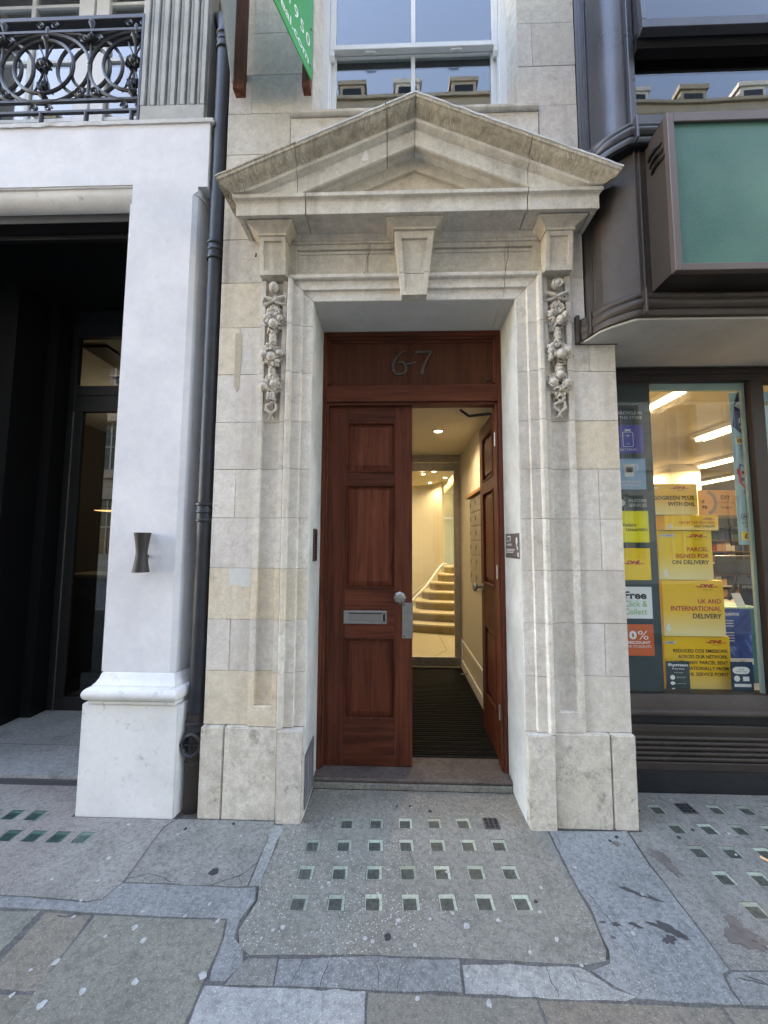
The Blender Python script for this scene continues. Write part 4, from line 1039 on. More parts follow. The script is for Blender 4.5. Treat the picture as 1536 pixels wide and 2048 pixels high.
MB().ext([(-.10,.08),(-.1,.42),(.25,.54),(.62,.86),(.86,1.05),(.86,.08)], 'y', 5.86, 5.90).build('string_board', HALLW, stair)
WARM = (1.0, .86, .62)
DL = emit('downlight_lens', (1.0,.86,.6), 14)
for n_, (x, y, z) in enumerate([(.315, 1.47, 2.735), (.61, 4.90, 2.96), (.43, 5.16, 2.96), (.906, 5.58, 2.96), (.654, 6.24, 2.96)]):
    lb = ['round downlight in the ceiling just inside the open doors', 'nearest downlight in the stair hall ceiling behind the glass door', 'leftmost downlight in the stair hall ceiling', 'rightmost downlight in the stair hall ceiling', 'farthest downlight in the stair hall ceiling'][n_]
    t = thing('ceiling_light', lb, 'ceiling light', group='downlights seen through the doorway')
    MB().lathe([(.058,0),(.058,-.006),(.040,-.008),(.040,-.002)], (x, y, z), 20, cap=False).build('rim', WIN_WHITE, t)
    MB().lathe([(.040,0),(.001,0)], (x, y, z-.003), 20).build('lamp', DL, t)
    ld = bpy.data.lights.new('downlight', 'SPOT'); ld.energy = (60 if n_ == 0 else 45)*K; ld.color = WARM; ld.spot_size = R(150); ld.spot_blend = .9; ld.shadow_soft_size = .04
    lo = bpy.data.objects.new('downlight', ld); COL.objects.link(lo); lo.location = (x, y, z-.02); lo.parent = t
ld = bpy.data.lights.new('stairwell_light', 'AREA'); ld.energy = 225*K; ld.color = (1.0,.88,.60); ld.size = .5
lo = bpy.data.objects.new('stairwell_light', ld); COL.objects.link(lo); lo.location = (1.45, 7.4, 4.7)
ld = bpy.data.lights.new('stair_hall_lamp', 'AREA'); ld.energy = 66*K; ld.color = WARM; ld.size = 1.2
lo = bpy.data.objects.new('stair_hall_lamp', ld); COL.objects.link(lo); lo.location = (-.9, 4.8, 2.9)
# letter boxes on the hall wall
lbx = thing('letter_boxes', 'bank of steel letter boxes on the hall wall half hidden by the open door', 'letter boxes')
MB().box(.655, .7115, .95, 1.90, 2.085, 2.115).build('shelf_top', plain('orange_timber', (.35,.17,.05), .5), lbx)
for i in range(6):
    for j in range(3):
        b = B(.690, .7115, 1.02+j*.27, 1.28+j*.27, 1.190+i*.147, 1.330+i*.147).build('letter_box', STEEL, lbx, bev=.002)
        B(.687, .6895, 1.23+j*.27, 1.245+j*.27, 1.245+i*.147, 1.285+i*.147).build('lock', BLACKM, b)
# door mat
mt_ = thing('door_mat', 'black ribbed entrance mat running from the threshold to the glass door', 'door mat')
MATM = plain('black_rubber_ribs', (.008,.008,.008), .8, 0, .12, .5, 80)
B(-.60, .69, .525, 2.535, .062, .068).build('mat_base', MATM, mt_)
y = .53; k = 0
while y < 2.53:
    B(-.598, .688, y, y+.022, .0682, .0755).build('mat_rib', MATM if k % 2 else plain('grey_rubber_rib', (.018,.018,.017), .8, 0, .12, .6, 60) if k == 0 else bpy.data.materials['grey_rubber_rib'], mt_); y += .034; k += 1
# intercom, vent grille and sign fixed in the reveals
ic = thing('intercom', 'dark entry panel on the left reveal beside the door', 'intercom')
B(-.647, -.638, .115, .215, 1.480, 1.690).build('face_plate', plain('intercom_plate', (.06,.045,.042), .35, .5), ic, bev=.001)
MB().lathe([(.022,0),(.022,.002),(.016,.002),(.001,.002)], (-.638, .150, 1.635), 16, 'x').build('speaker', BLACKM, ic)
for k in range(4): B(-.6378, -.637, .135, .180, 1.575-.02*k, 1.583-.02*k).build('call_button', STEEL2, ic)
vg = thing('vent_grille', 'perforated grey metal vent plate low on the left reveal', 'vent grille')
B(-.646, -.640, .002, .235, .035, .345).build('vent_panel', plain('grey_vent_metal', (.19,.19,.21), .5, .3, .5, .2, 30), vg, bev=.001)
VD = plain('pale_vent_slot', (.45,.46,.48), .6)
for i in range(14):
    for j in (0, 1): B(-.640, -.6392, .07+j*.07, .09+j*.07, .060+i*.018, .067+i*.018).build('vent_slot', VD, vg)
sg = thing('warning_sign', 'small grey camera warning sign on the right reveal', 'sign')
SGM = plain('sign_grey', S(82,80,84), .4); SGW = plain('sign_white', S(215,215,218), .5)
B(.643, .6475, .018, .305, 1.505, 1.665).build('sign_plate', SGM, sg, bev=.002)
# on the right reveal the reader looks towards +X, so text runs from deep (left) to front (right)
rf = lambda x, z: (.6425, .305-x, z)
write('CCTV', .02, .125, 1.610, 1.652, 0, SGW, sg, fn=rf, bold=.015)
write('IN OPERATION', .02, .135, 1.585, 1.600, 0, SGW, sg, fn=rf, bold=.01)
for k in range(3): B(.6420, .6430, .305-.20+.02*k, .305-.02, 1.560-.010*k, 1.564-.010*k).build('text_line', SGW, sg)
MB().ball((.642, .062, 1.615), .022, 10, (.1, .8, 1.2)).build('camera_symbol', SGW, sg)
MB().add([(.6422, .03, 1.56), (.6422, .05, 1.585), (.6422, .075, 1.60), (.6422, .06, 1.565)], [(0,1,2,3)]).build('camera_symbol', SGW, sg)
B(.6420, .6430, .03, .05, 1.520, 1.545).build('text_line', SGW, sg)

# ------------------------------------------------------------ letting board
bd = thing('letting_board', 'green and white agents V board on two brown timber posts above the drainpipe', 'letting board')
for x0, x1 in ((-1.195, -1.128), (-.735, -.684)):
    B(x0, x1, -.095, -.035, 4.585, 5.7).build('post', BATTEN, bd, bev=.002)
    B(x0+.012, x1-.012, -.035, -.001, 4.75, 4.80).build('fixing_bracket', IRON, bd)
GREEN = plain('green_board_plastic', S(20,150,70), .35); GREYB = plain('grey_board_back', S(190,196,195), .5)
_t = GREYB.node_tree; _a = _t.nodes.new('ShaderNodeBsdfTranslucent'); _a.inputs[0].default_value = (.6,.62,.62,1); _x = _t.nodes.new('ShaderNodeMixShader'); _x.inputs[0].default_value = .45
_t.links.new(_t.nodes['Principled BSDF'].outputs[0], _x.inputs[1]); _t.links.new(_a.outputs[0], _x.inputs[2]); _t.links.new(_x.outputs[0], _t.nodes['Material Output'].inputs[0])
def vboard(a, b, front, back, side):
    """board from wall point a=(x,y) out to b, thickness"""
    d = Vector((b[0]-a[0], b[1]-a[1])).normalized(); q = Vector((-d.y, d.x))*.005
    mb = MB(); z0, z1 = 4.615, 5.36
    P4 = [(a[0]-q.x, a[1]-q.y), (b[0]-q.x, b[1]-q.y), (b[0]+q.x, b[1]+q.y), (a[0]+q.x, a[1]+q.y)]
    mb.add([(p[0], p[1], z0) for p in P4]+[(p[0], p[1], z1) for p in P4], [(3,2,1,0),(4,5,6,7)], 1)
    o = len(mb.v)-8
    for (i, j, mi) in ((0,1,0),(1,2,1),(2,3,1),(3,0,1)): mb.f.append([o+i, o+j, o+j+4, o+i+4]); mb.m.append(mi)
    return mb, d, q
ap = (-.92, -.80)
mb, d, q = vboard((-1.195, -.10), (-.962, -.97), GREYB, GREYB, 0)
mb.build('board', GREYB, bd, label='grey unprinted back of the left hand board')
a_, b_ = Vector((-.668, -.098)), Vector((-.962, -.97))
d = (b_-a_).normalized(); nrm = Vector((-d.y, d.x))
if nrm.x < 0: nrm = -nrm
mb = MB(); t_ = .006
P4 = [a_, b_, b_-nrm*t_, a_-nrm*t_]
mb.add([(p.x, p.y, 4.615) for p in P4]+[(p.x, p.y, 5.36) for p in P4], [(3,2,1,0),(4,5,6,7),(0,1,5,4),(1,2,6,5),(2,3,7,6),(3,0,4,7)])
gb = mb.build('board', GREEN, bd, label='green printed board')
WB = plain('board_white_print', (.8,.8,.8), .4)
# text runs from the outer edge towards the wall; s = distance from the wall edge
def gfn(x, z):
    p = a_-d*0+d*(-x)+nrm*.0012; return (p.x, p.y, z)
write('greal.com', -.43, -.045, 4.660, 4.735, 0, WB, bd, fn=gfn, bold=.012)
write('1950', -.265, -.035, 4.800, 4.880, 0, WB, bd, fn=gfn, bold=.004, space=1.3)
for zz in (4.70, 4.96, 5.3):
    p = a_+d*.022+nrm*.002
    MB().ball((p.x, p.y, zz), .008, 10).build('bolt', STEEL2, bd, smooth=True)

# ------------------------------------------------------------ drainpipe
dp = thing('drainpipe', 'tall slate blue drainpipe in the gap between the white pier and the stone wall', 'drainpipe')
PX, PY = -1.331, .050
MB().tube([(PX, PY, -.01), (PX, PY, .56)], .052, 20).build('lower_pipe', RUSTY, dp, smooth=True)
for z0, z1 in ((.56, 1.80), (1.80, 3.56), (3.56, 5.13)):
    MB().tube([(PX, PY, z0), (PX, PY, z1)], .0475, 20).build('pipe', PIPE, dp, smooth=True)
MB().tube([(PX, PY, 5.10), (PX, PY, 5.22), (PX-.03, PY+.03, 5.34), (PX-.16, PY+.12, 5.46), (PX-.3, PY+.2, 5.52)], .050, 16).build('bend', PIPE, dp, smooth=True)
for z in (.47, 1.80, 3.56, 5.12):
    c_ = .0055
    MB().lathe([(.048,-.075),(.056,-.072),(.057,-.060),(.052,-.055),(.052,-.020),(.057,-.014),(.057,-.002),(.053,.004),(.053,.026),(.060,.032),(.060,.044),(.048,.050)], (PX, PY, z), 24, cap=False).build('collar', PIPE if z > 1 else IRON, dp, smooth=True)
MB().lathe([(.050,.0),(.056,.004),(.056,.012),(.050,.016)], (PX, PY, .272), 24, cap=False).build('collar', IRON, dp, smooth=True)
dr_ = MB().lathe([(.056,.05),(.060,-.045),(.062,-.062),(.050,-.070),(.044,-.060),(.042,-.030),(.001,-.028)], (PX+.003, PY, .392), 26, 'y').xf(Matrix.Translation((0,0,.392)) @ Matrix.Diagonal((1,1,1.18,1)) @ Matrix.Translation((0,0,-.392))).build('access_door', IRON, dp, smooth=True)
MB().box(PX-.042, PX+.048, PY-.060, PY-.052, .388, .396).box(PX, PX+.006, PY-.058, PY-.050, .345, .440).build('door_clamp', IRON, dr_)
for s in (-1, 1): MB().tube([(PX+s*.056, PY-.052, .392), (PX+s*.074, PY-.052, .392)], .012, 8).build('clamp_bolt', IRON, dp, smooth=True)

# ------------------------------------------------------------ the white building on the left
wb = thing('white_building', 'white painted building with a black recessed doorway and a balcony railing above', 'building')
def chamf(x0, x1, y0, y1, c):   # plan with chamfered front right corner
    return [(x0, y1), (x0, y0), (x1-c, y0), (x1, y0+c), (x1, y1)]
MB().box(-1.985, -1.400, -.040, .20, -.01, .632).ext([(-1.400,-.040),(-1.372,.145),(-1.372,.20),(-1.400,.20)], 'z', -.01, .632).build('plinth', WHITE_BASE, wb, bev=.005, seg=2, jit=.001)
prof = [(.0,.634),(.052,.634),(.060,.640),(.060,.652),(.050,.656)]
for k in range(9):
    a = -pi/2+pi*k/8; prof.append((.056+.036*cos(a), .694+.036*sin(a)))
prof += [(.046,.732),(.044,.742),(.030,.752),(.016,.775),(.006,.800),(.0,.806)]
mb = MB(); n = len(prof)
def ringp(o):   # plan offset path left side -> front -> right side
    return [(-1.895-o, .35), (-1.895-o, -.002-o), (-1.452+o*.75, -.002-o), (-1.40+o*.5, .15)]
rows = [[(x, y, z) for (x, y) in ringp(o*.80)] for o, z in prof]
pts = [p for r_ in rows for p in r_]; fs = []
for i in range(n-1):
    for j in range(3): fs.append((i*4+j, i*4+j+1, (i+1)*4+j+1, (i+1)*4+j))
mb.add(pts, fs); mb.build('base_moulding', WHITE_BASE, wb, smooth=True)
MB().plate([(-1.897,.80),(-1.482,.80),(-1.482,3.93),(-1.449,3.95),(-1.449,3.985),(-1.385,3.985),(-1.385,4.465),(-4.2,4.465),(-4.2,4.012),(-1.897,4.012)], 0, .35).build('pier_and_beam', WHITE_RENDER, wb)
MB().ext([(-1.4815,.001),(-1.455,.020),(-1.415,.16),(-1.415,.349),(-1.4815,.349)], 'z', .80, 3.93).build('pier_side', WHITE_RENDER, wb)
MB().ext([(-1.4815,.001),(-1.446,.012),(-1.405,.16),(-1.405,.349),(-1.4815,.349)], 'z', 3.9305, 3.984).build('pier_step', WHITE_RENDER, wb)
# round-nosed moulding under the beam
MB().ext([(.35,3.90),(.10,3.90),(.075,3.905),(.045,3.925),(.025,3.955),(.018,3.985),(.018,4.0),(.006,4.002),(.006,4.011),(.35,4.011)], 'x', -4.2, -1.898).build('beam_moulding', WHITE_BASE, wb, smooth=True)
# lead flashing with a wavering lip
mb = MB(); N = 60
for i in range(N):
    x0 = -3.3+i*(1.94/N); x1 = x0+1.94/N
    w0 = .010*mnoise.noise(Vector((x0*11, 0, 1)))+.003*mnoise.noise(Vector((x0*50, 0, 1))); w1 = .010*mnoise.noise(Vector((x1*11, 0, 1)))+.003*mnoise.noise(Vector((x1*50, 0, 1)))
    mb.hexa([(x0,-.010,4.452+w0),(x1,-.010,4.452+w1),(x1,.1,4.46),(x0,.1,4.46),(x0,-.012-w0*.4,4.478),(x1,-.012-w1*.4,4.478),(x1,.1,4.482),(x0,.1,4.482)])
mb.build('lead_flashing', LEAD, wb)
# fluted pilaster: reeds in sunk channels
MB().box(-1.888, -1.432, .040, .30, 4.482, 17).build('fluted_pilaster', FLUTED, wb)
MB().box(-1.885, -1.435, .002, .0395, 4.4825, 4.600).build('pilaster_foot', FLUTED, wb, bev=.003)
for i in range(7):
    xa = -1.885+i*.0702
    B(xa, xa+.0288, .0, .0395, 4.6005, 6.6).build('fillet', FLUTED, wb, bev=.002)
    if i < 6:
        MB().lathe([(.0125,0),(.0125,2.0)], (xa+.0495, .022, 4.603), 10).build('reed', FLUTED, wb, smooth=True)
# recess: floor, black returns, glazed doors
MB().box(-4.2, -1.99, .245, 1.22, .0, .052).build('recess_floor', STEPSTONE, wb)
MB().box(-4.2, -1.99, .228, .2445, -.01, .030).build('nosing_strip', plain('dark_nosing', (.05,.055,.065), .4), wb)
B(-4.2, -1.99, .62, .623, .0522, .0530).build('tile_joint', DIRT, wb)
MB().box(-1.93, -1.90, .03, .30, .80, 3.90).build('jamb_lining', WHITE_BASE, wb)
MB().box(-1.985, -1.930, .10, .20, .052, 3.90).box(-4.2, -1.985, .10, .20, 3.835, 3.90).box(-4.2, -1.985, .20, .24, 3.80, 3.834).build('shopfront_frame', BLACKM, wb, bev=.003)
MB().box(-1.99, -1.94, .20, 1.25, .052, 3.9).box(-4.2, -1.94, .2, 1.3, 3.88, 3.95).box(-4.0, -3.42, .75, 1.30, .052, 3.9).box(-3.42, -3.32, 1.05, 1.30, .052, 3.9).box(-4.3, -3.9, -.0, .75, .0, 3.9).build('recess_lining', BLACK, wb)
df = MB().box(-3.32, -3.255, 1.20, 1.26, .052, 3.88).box(-3.255, -1.99, 1.20, 1.26, 3.62, 3.88).box(-3.255, -1.99, 1.20, 1.26, 3.02, 3.12).box(-3.255, -1.99, 1.205, 1.25, 2.86, 3.019).box(-3.255, -3.17, 1.205, 1.25, .052, 2.86).box(-3.17, -1.99, 1.205, 1.25, .052, .17).build('entrance_door', BLACKM, wb, bev=.003)
B(-3.17, -1.99, 1.225, 1.231, .17, 2.86).build('pane', GLASS_DARK, df)
B(-3.255, -1.99, 1.225, 1.231, 3.12, 3.62).build('pane', GLASS_DARK, df)
B(-3.255, -3.249, 1.195, 1.2045, .06, 2.86).build('edge_strip', STEEL, df)
MB().box(-6.5, -1.6, 1.30, 7.0, .0, .050).box(-6.5, -1.6, 6.9, 7.0, .05, 4.0).box(-6.5, -6.4, 1.3, 6.9, .05, 4.0).box(-1.7, -1.6, .36, 6.9, .05, 4.0).box(-6.5, -3.45, 1.3, 1.35, .05, 4.0).build('shop_room', plain('dark_timber_room', (.075,.055,.042), .7), wb)
B(-6.5, -1.6, 1.28, 7, 3.96, 4.02).build('room_ceiling', plain('grey_room_ceiling', (.42,.41,.38), .8), wb)
MB().box(-3.9, -3.6, 2.0, 4.9, 3.935, 3.9595).build('ceiling_grille', BLACK, wb)
ld = bpy.data.lights.new('room_light', 'POINT'); ld.energy = 60*K; ld.color = (1.0,.85,.65); ld.shadow_soft_size = .2
lo = bpy.data.objects.new('room_light', ld); COL.objects.link(lo); lo.location = (-4.4, 4.0, 3.2)
pdn = thing('pendant_lamp', 'black hanging lamp with a glowing disc underneath inside the dark left hand room', 'pendant lamp')
MB().tube([(-4.12, 3.0, 2.10), (-4.12, 3.0, 3.95)], .006, 6).build('cord', BLACKM, pdn)
MB().lathe([(.10,0),(.10,.02),(.001,.03)], (-4.12, 3.0, 3.92), 20).build('ceiling_rose', BLACKM, pdn)
MB().lathe([(.26,0),(.25,.02),(.05,.06),(.02,.10),(.001,.1)], (-4.12, 3.0, 2.03), 28, cap=False).build('shade', BLACKM, pdn, smooth=True)
MB().lathe([(.25,.004),(.001,.004)], (-4.12, 3.0, 2.03), 28).build('glowing_disc', emit('warm_disc', (1.0,.62,.30), .9), pdn)
ct = thing('reception_counter', 'slatted dark counter with a pale top inside the left hand room', 'counter')
MB().box(-4.0, -2.9, 2.0, 2.5, 1.18, 1.22).build('worktop', plain('pale_worktop', (.4,.39,.37), .5), ct)
B(-3.98, -2.92, 2.05, 2.45, .05, 1.18).build('carcass', BLACK, ct)
for i in range(40): B(-3.97+i*.0265, -3.955+i*.0265, 2.03, 2.049, .9, 1.179).build('slat', plain('dark_slat', (.03,.028,.025), .6) if i == 0 else bpy.data.materials['dark_slat'], ct)
# upper storey behind the balcony
MB().box(-4.2, -1.9, .62, .70, 4.45, 4.60).build('window_board', WIN_WHITE, wb)
wf = MB()
for x0, x1 in ((-3.95,-3.80),(-2.94,-2.80),(-2.78,-2.66),(-2.02,-1.90)): wf.box(x0, x1, .60, .68, 4.6, 7.0)
wf.box(-4.2, -1.9, .60, .68, 6.9, 7.1).build('window_frame', WIN_WHITE, wb, bev=.004)
for x0, x1 in ((-3.80,-2.94),(-2.66,-2.02)):
    o = MB().box((x0+x1)/2-.018, (x0+x1)/2+.018, .615, .655, 4.6, 6.9).build('glazing_bar', WIN_WHITE, wb)
    for z in (5.25, 5.82, 6.37): B(x0, x1, .617, .653, z, z+.03).build('crossbar', WIN_WHITE, o)
    B(x0, x1, .632, .638, 4.6, 6.9).build('pane', GLASS_SASH, o)
MB().box(-4.2, -1.75, 4.0, 4.1, 4.5, 7.2).box(-4.2, -1.80, .5, 4.1, 7.1, 7.2).box(-4.2, -1.8, .36, 4.1, 4.40, 4.478).box(-1.89, -1.80, .31, 4.1, 4.48, 7.2).box(-5, -4.2, .3, 4.1, 4.4, 7.2).build('upper_room', plain('grey_upper_room', (.30,.30,.26), .8), wb)
MB().box(-14, -1.90, .0, .30, 7.1, 17).box(-14, -4.2, .0, .30, 0, 7.1).box(-14, -1.48, .31, 9, 7.3, 17).build('upper_wall', WHITE_RENDER, wb)
# balcony railing
bl = thing('balcony_railing', 'black cast iron balcony railing with interlaced rings above the black doorway', 'railing')
YR = .022
B(-3.6, -1.893, .012, .17, 5.300, 5.335).build('handrail', IRON, bl, bev=.004)
for z, h in ((5.205, .022), (4.665, .022), (4.580, .020)): B(-3.6, -1.900, YR-.010, YR+.010, z, z+h).build('rail', IRON, bl, bev=.002)
B(-1.905, -1.889, YR-.02, YR+.02, 4.482, 5.30).build('end_post', IRON, bl)
def oval(cx, cz, rx, rz, r_, y=YR, n=40):
    P_ = [(cx+rx*cos(2*pi*k/n), y, cz+rz*sin(2*pi*k/n)) for k in range(n)]
    if cx+rx < -1.905: return MB().tube(P_, r_, 6, True)
    i0 = next(k for k in range(n) if P_[k][0] < -1.900)      # cut where it meets the end post
    return MB().tube([p for p in P_[i0:] if p[0] < -1.900], r_, 6)
def spiral(cx, cz, s, flip=1, turns=1.4, n=22):
    return [(cx+flip*s*(1-.8*k/n)*cos(2*pi*turns*k/n), YR-.006, cz+s*(1-.8*k/n)*sin(2*pi*turns*k/n)) for k in range(n+1)]
CZ = 4.945
cx = -1.955; k = 0
while cx > -3.4:
    big = k % 2 == 0
    if big:
        oval(cx, CZ-.012, .325, .268, .0125).build('ring', IRON, bl, smooth=True)
        oval(cx, CZ-.012, .215, .205, .0115, YR-.012).build('ring', IRON, bl, smooth=True)
        # centre flower, baluster, finials
        fl = MB().ball((cx, YR-.018, CZ), .022, 10).build('flower', IRON, bl, smooth=True)
        for q in range(8):
            a = R(45*q+20); leaf(cx+.010*cos(a), CZ+.010*sin(a), a, .050, .024, YR-.012, .016, IRON, 'petal', fl)
        for s in (-1, 1):
            MB().tube([(cx, YR-.006, CZ-.02), (cx+s*.020, YR-.006, CZ-.09), (cx+s*.05, YR-.006, CZ-.18), (cx+s*.075, YR-.006, CZ-.215)], .007, 6).build('scroll', IRON, bl, smooth=True)
            MB().tube([(cx, YR-.006, CZ+.02), (cx+s*.014, YR-.006, CZ+.08), (cx+s*.045, YR-.006, CZ+.15), (cx+s*.06, YR-.006, CZ+.20)], .006, 6).build('scroll', IRON, bl, smooth=True)
            MB().tube(spiral(cx+s*.050, 4.620, .028, s), .0065, 6).build('scroll', IRON, bl, smooth=True)
            MB().tube(spiral(cx+s*.052, 5.262, .028, s), .0065, 6).build('scroll', IRON, bl, smooth=True)
        MB().lathe([(.008,-.25),(.012,-.24),(.030,-.225),(.012,-.20),(.009,-.12),(.008,.12),(.012,.16),(.034,.205),(.030,.212),(.012,.22),(.010,.25),(.018,.29),(.012,.31)], (cx, YR, CZ), 10).build('baluster', IRON, bl, smooth=True)
        for dx in (-.055, 0, .055): leaf(cx+dx*.1, CZ-.215, R(90)+dx*8, .10, .030, YR-.010, .012, IRON, 'leaf', bl)
    else:
        oval(cx, CZ-.012, .140, .165, .0120, YR+.008).build('ring', IRON, bl, smooth=True)
        oval(cx, CZ-.012, .235, .225, .0115, YR+.004).build('ring', IRON, bl, smooth=True)
        MB().lathe([(.008,-.26),(.020,-.25),(.010,-.22),(.008,0),(.016,.01),(.008,.02),(.008,.2),(.022,.23),(.010,.25),(.010,.29),(.026,.325),(.022,.345),(.001,.35)], (cx, YR, CZ), 10).build('baluster', IRON, bl, smooth=True)
        for s in (-1, 1):
            MB().tube(spiral(cx+s*.052, CZ+.200, .034, s), .0085, 6).build('scroll', IRON, bl, smooth=True)
            MB().tube(spiral(cx+s*.052, CZ-.212, .036, s), .0085, 6).build('scroll', IRON, bl, smooth=True)
            MB().tube([(cx+s*.02, YR-.004, CZ+.205), (cx+s*.09, YR-.004, CZ+.245), (cx+s*.16, YR-.004, CZ+.250), (cx+s*.20, YR-.004, CZ+.262)], [.010,.009,.007,.003], 6).build('scroll', IRON, bl, smooth=True)
            MB().tube([(cx+s*.02, YR-.004, CZ-.235), (cx+s*.09, YR-.004, CZ-.262), (cx+s*.17, YR-.004, CZ-.266)], [.010,.009,.003], 6).build('scroll', IRON, bl, smooth=True)
        for q in range(5): leaf(cx, CZ+.175, R(90+(q-2)*38), .055, .022, YR-.010, .014, IRON, 'leaf', bl)
    MB().tube([(cx, YR, 4.484), (cx, YR, 4.585)], .014, 8).build('foot', IRON, bl, smooth=True)
    cx -= .3225; k += 1
# wall lamp: hourglass tube
wl = thing('wall_lamp', 'dark bronze hourglass shaped up and down lamp on the white pier', 'wall lamp')
prof = []
for i in range(17):
    a = i/16; r_ = .0315+.0155*abs(2*a-1)**1.3
    prof.append((r_, 1.415+.240*a))
MB().lathe([(prof[0][0]-.003, prof[0][1]+.02)]+prof+[(prof[-1][0]-.003, prof[-1][1]-.02)], (-1.660, -.055, 0), 28, cap=False).build('lamp_body', plain('dark_bronze_lamp', (.040,.035,.033), .5, 0, .3), wl, smooth=True)
MB().lathe([(.012,.02),(.012,.054)], (-1.66, -.055, 1.51), 16, 'y').build('wall_fixing', BLACKM, wl)

# ------------------------------------------------------------ the shop building on the right
shb = thing('shop_building', 'bronze clad shop building with a bay above a stationery shop window', 'building')
# plan of the bay front: from the wall at the left to the straight front
def bay(o):     # o = outward offset of the mouldings
    P_ = [(1.090, .02)]
    P_ += [(1.090-o*.4, -.012-o), (1.120-o*.55, -.030-o)]
    for i in range(9):
        a = i/8
        x = 1.128+.152*a-.9*o*(1-a)**1.2*.55
        y = -.045-.195*(a**.62)-o
        P_.append((x, y))
    P_ += [(1.300, -.246-o), (3.6, -.246-o), (3.6, .35)]
    return P_
def baymb(z0, z1, o, mb=None):
    mb = mb or MB(); mb.ext(bay(o)+[(1.09, .35)], 'z', z0, z1); return mb
# lower cornice: three rolls with breaks, projecting past the stone
def plan_roll(o):
    P_ = [(1.030, -.015-o*.3), (1.050, -.045-o*.6), (1.066, -.085-o)]
    for i in range(10):
        a = i/9; P_.append((1.070+.160*a, -.095-.195*(a**.55)-o))
    P_ += [(1.262, -.292-o), (3.6, -.292-o), (3.6, .30), (1.266, .30), (1.266, -.004), (1.030, -.004)]
    return P_
def roll(z0, z1, o, d, zoff, nm, mt):
    mb = MB(); n_ = 7; rows = []
    for k in range(n_):
        a = k/(n_-1); oo = o+d*sin(pi*a)
        rows.append([(x, y, z0+(z1-z0)*a) for x, y in plan_roll(oo)])
    n = len(rows[0]); pts = [p for r_ in rows for p in r_]; fs = [list(range(n)), list(range(n_*n-1, (n_-1)*n-1, -1))]
    for k in range(n_-1):
        for i in range(n): fs.append((k*n+i, k*n+(i+1) % n, (k+1)*n+(i+1) % n, (k+1)*n+i))
    mb.add([(x, y, z+zoff) for x, y, z in pts], fs); return mb.build(nm, mt, shb, smooth=True)
roll(2.862, 2.900, .000, .006, 0, 'lower_cornice_roll', BRONZE)
roll(2.902, 2.955, .004, .018, 0, 'lower_cornice_roll', BRONZE)
roll(2.957, 3.000, -.012, .016, 0, 'lower_cornice_roll', BRONZE)
roll(3.900, 3.940, .000, .006, 0, 'upper_cornice_roll', BRONZE_UP)
roll(3.942, 3.992, .006, .018, 0, 'upper_cornice_roll', BRONZE_UP)
roll(3.994, 4.035, -.012, .016, 0, 'upper_cornice_roll', BRONZE_UP)
for x, y in ((1.064,-.10),(1.258,-.315)):   # collars where the mouldings break
    MB().box(x-.007, x+.007, y-.012, y+.06, 2.861, 3.003).build('cornice_break', BRONZE, shb, bev=.004)
    MB().box(x-.007, x+.007, y-.012, y+.06, 3.899, 4.038).build('cornice_break', BRONZE_UP, shb, bev=.004)
MB().box(1.012, 1.034, -.036, -.002, 2.846, 3.025).box(1.034, 1.275, -.012, -.002, 2.846, 2.858).build('end_bracket', BRONZE, shb, bev=.002)
SOFW = painted('grey_white_soffit', (.40,.39,.35), (.50,.49,.45), .15, .7, (.2,.19,.16), 2)
MB().slab([(p[0]+.004, p[1]+.014) for p in plan_roll(-.01)], 2.8605, .012).build('soffit', SOFW, shb)
MB().slab([(p[0]+.004, p[1]+.012) for p in plan_roll(.0)], 3.899, .008).build('bay_soffit', BLACK, shb)
# wall panels between the two cornices
MB().ext(bay(0)+[(1.09,.35)], 'z', 3.0005, 3.8905).build('bay_panel', BRONZE, shb)
for x, y, mt_b, z0, z1 in [(1.121,-.034,BRONZE,3.0005,3.890),(1.134,-.055,BRONZE,3.0005,3.890),(1.144,-.075,BRONZE,3.0005,3.890),(1.276,-.248,BRONZE,3.0005,3.89),(1.302,-.250,BRONZE,3.0005,3.89)]:
    MB().tube([(x, y, z0), (x, y, z1)], .0055, 8).build('bead', mt_b, shb, smooth=True)
# bay window storey above
cv = [(1.084,.30),(1.086,-.004),(1.122,-.012),(1.126,-.030)]
cv2 = [(1.140,-.036),(1.144,-.052)]+[(1.146+.104*(1-cos(R(a_))), -.056-.176*sin(R(a_))) for a_ in range(0, 91, 6)]
MB().ext(cv+[(1.14,-.03),(1.14,.30)], 'z', 4.036, 6.8).build('bay_strip', BRONZE_UP, shb)
MB().ext(cv2+[(1.262,-.232),(1.262,.30),(1.1405,.30)], 'z', 4.036, 6.8).build('bay_hollow', BRONZE_UP, shb, smooth=True)
for x, y in [(1.100,-.006),(1.124,-.020),(1.133,-.032)]:
    MB().tube([(x, y, 4.036), (x, y, 6.8)], .004, 8).build('bead', BRONZE_UP, shb, smooth=True)
B(1.262, 1.298, -.262, -.12, 4.036, 6.8).build('window_jamb', BRONZE_UP, shb, bev=.003)
MB().box(1.298, 3.6, -.255, -.18, 4.036, 4.120).build('window_cill', BRONZE_UP, shb, bev=.003)
MB().hexa([(1.298,-.243,4.120),(3.6,-.243,4.120),(3.6,-.237,4.120),(1.298,-.237,4.120),(1.298,-.2335,4.500),(3.6,-.2335,4.500),(3.6,-.2275,4.500),(1.298,-.2275,4.500)]).build('pane', GLASS_BAY, shb)
MB().box(1.298, 3.6, -.290, -.18, 4.500, 4.60).build('window_transom', plain('dead_black_paint', (.010,.010,.011), .8, 0, .1), shb)
vt = MB()     # vent light hung open at the foot
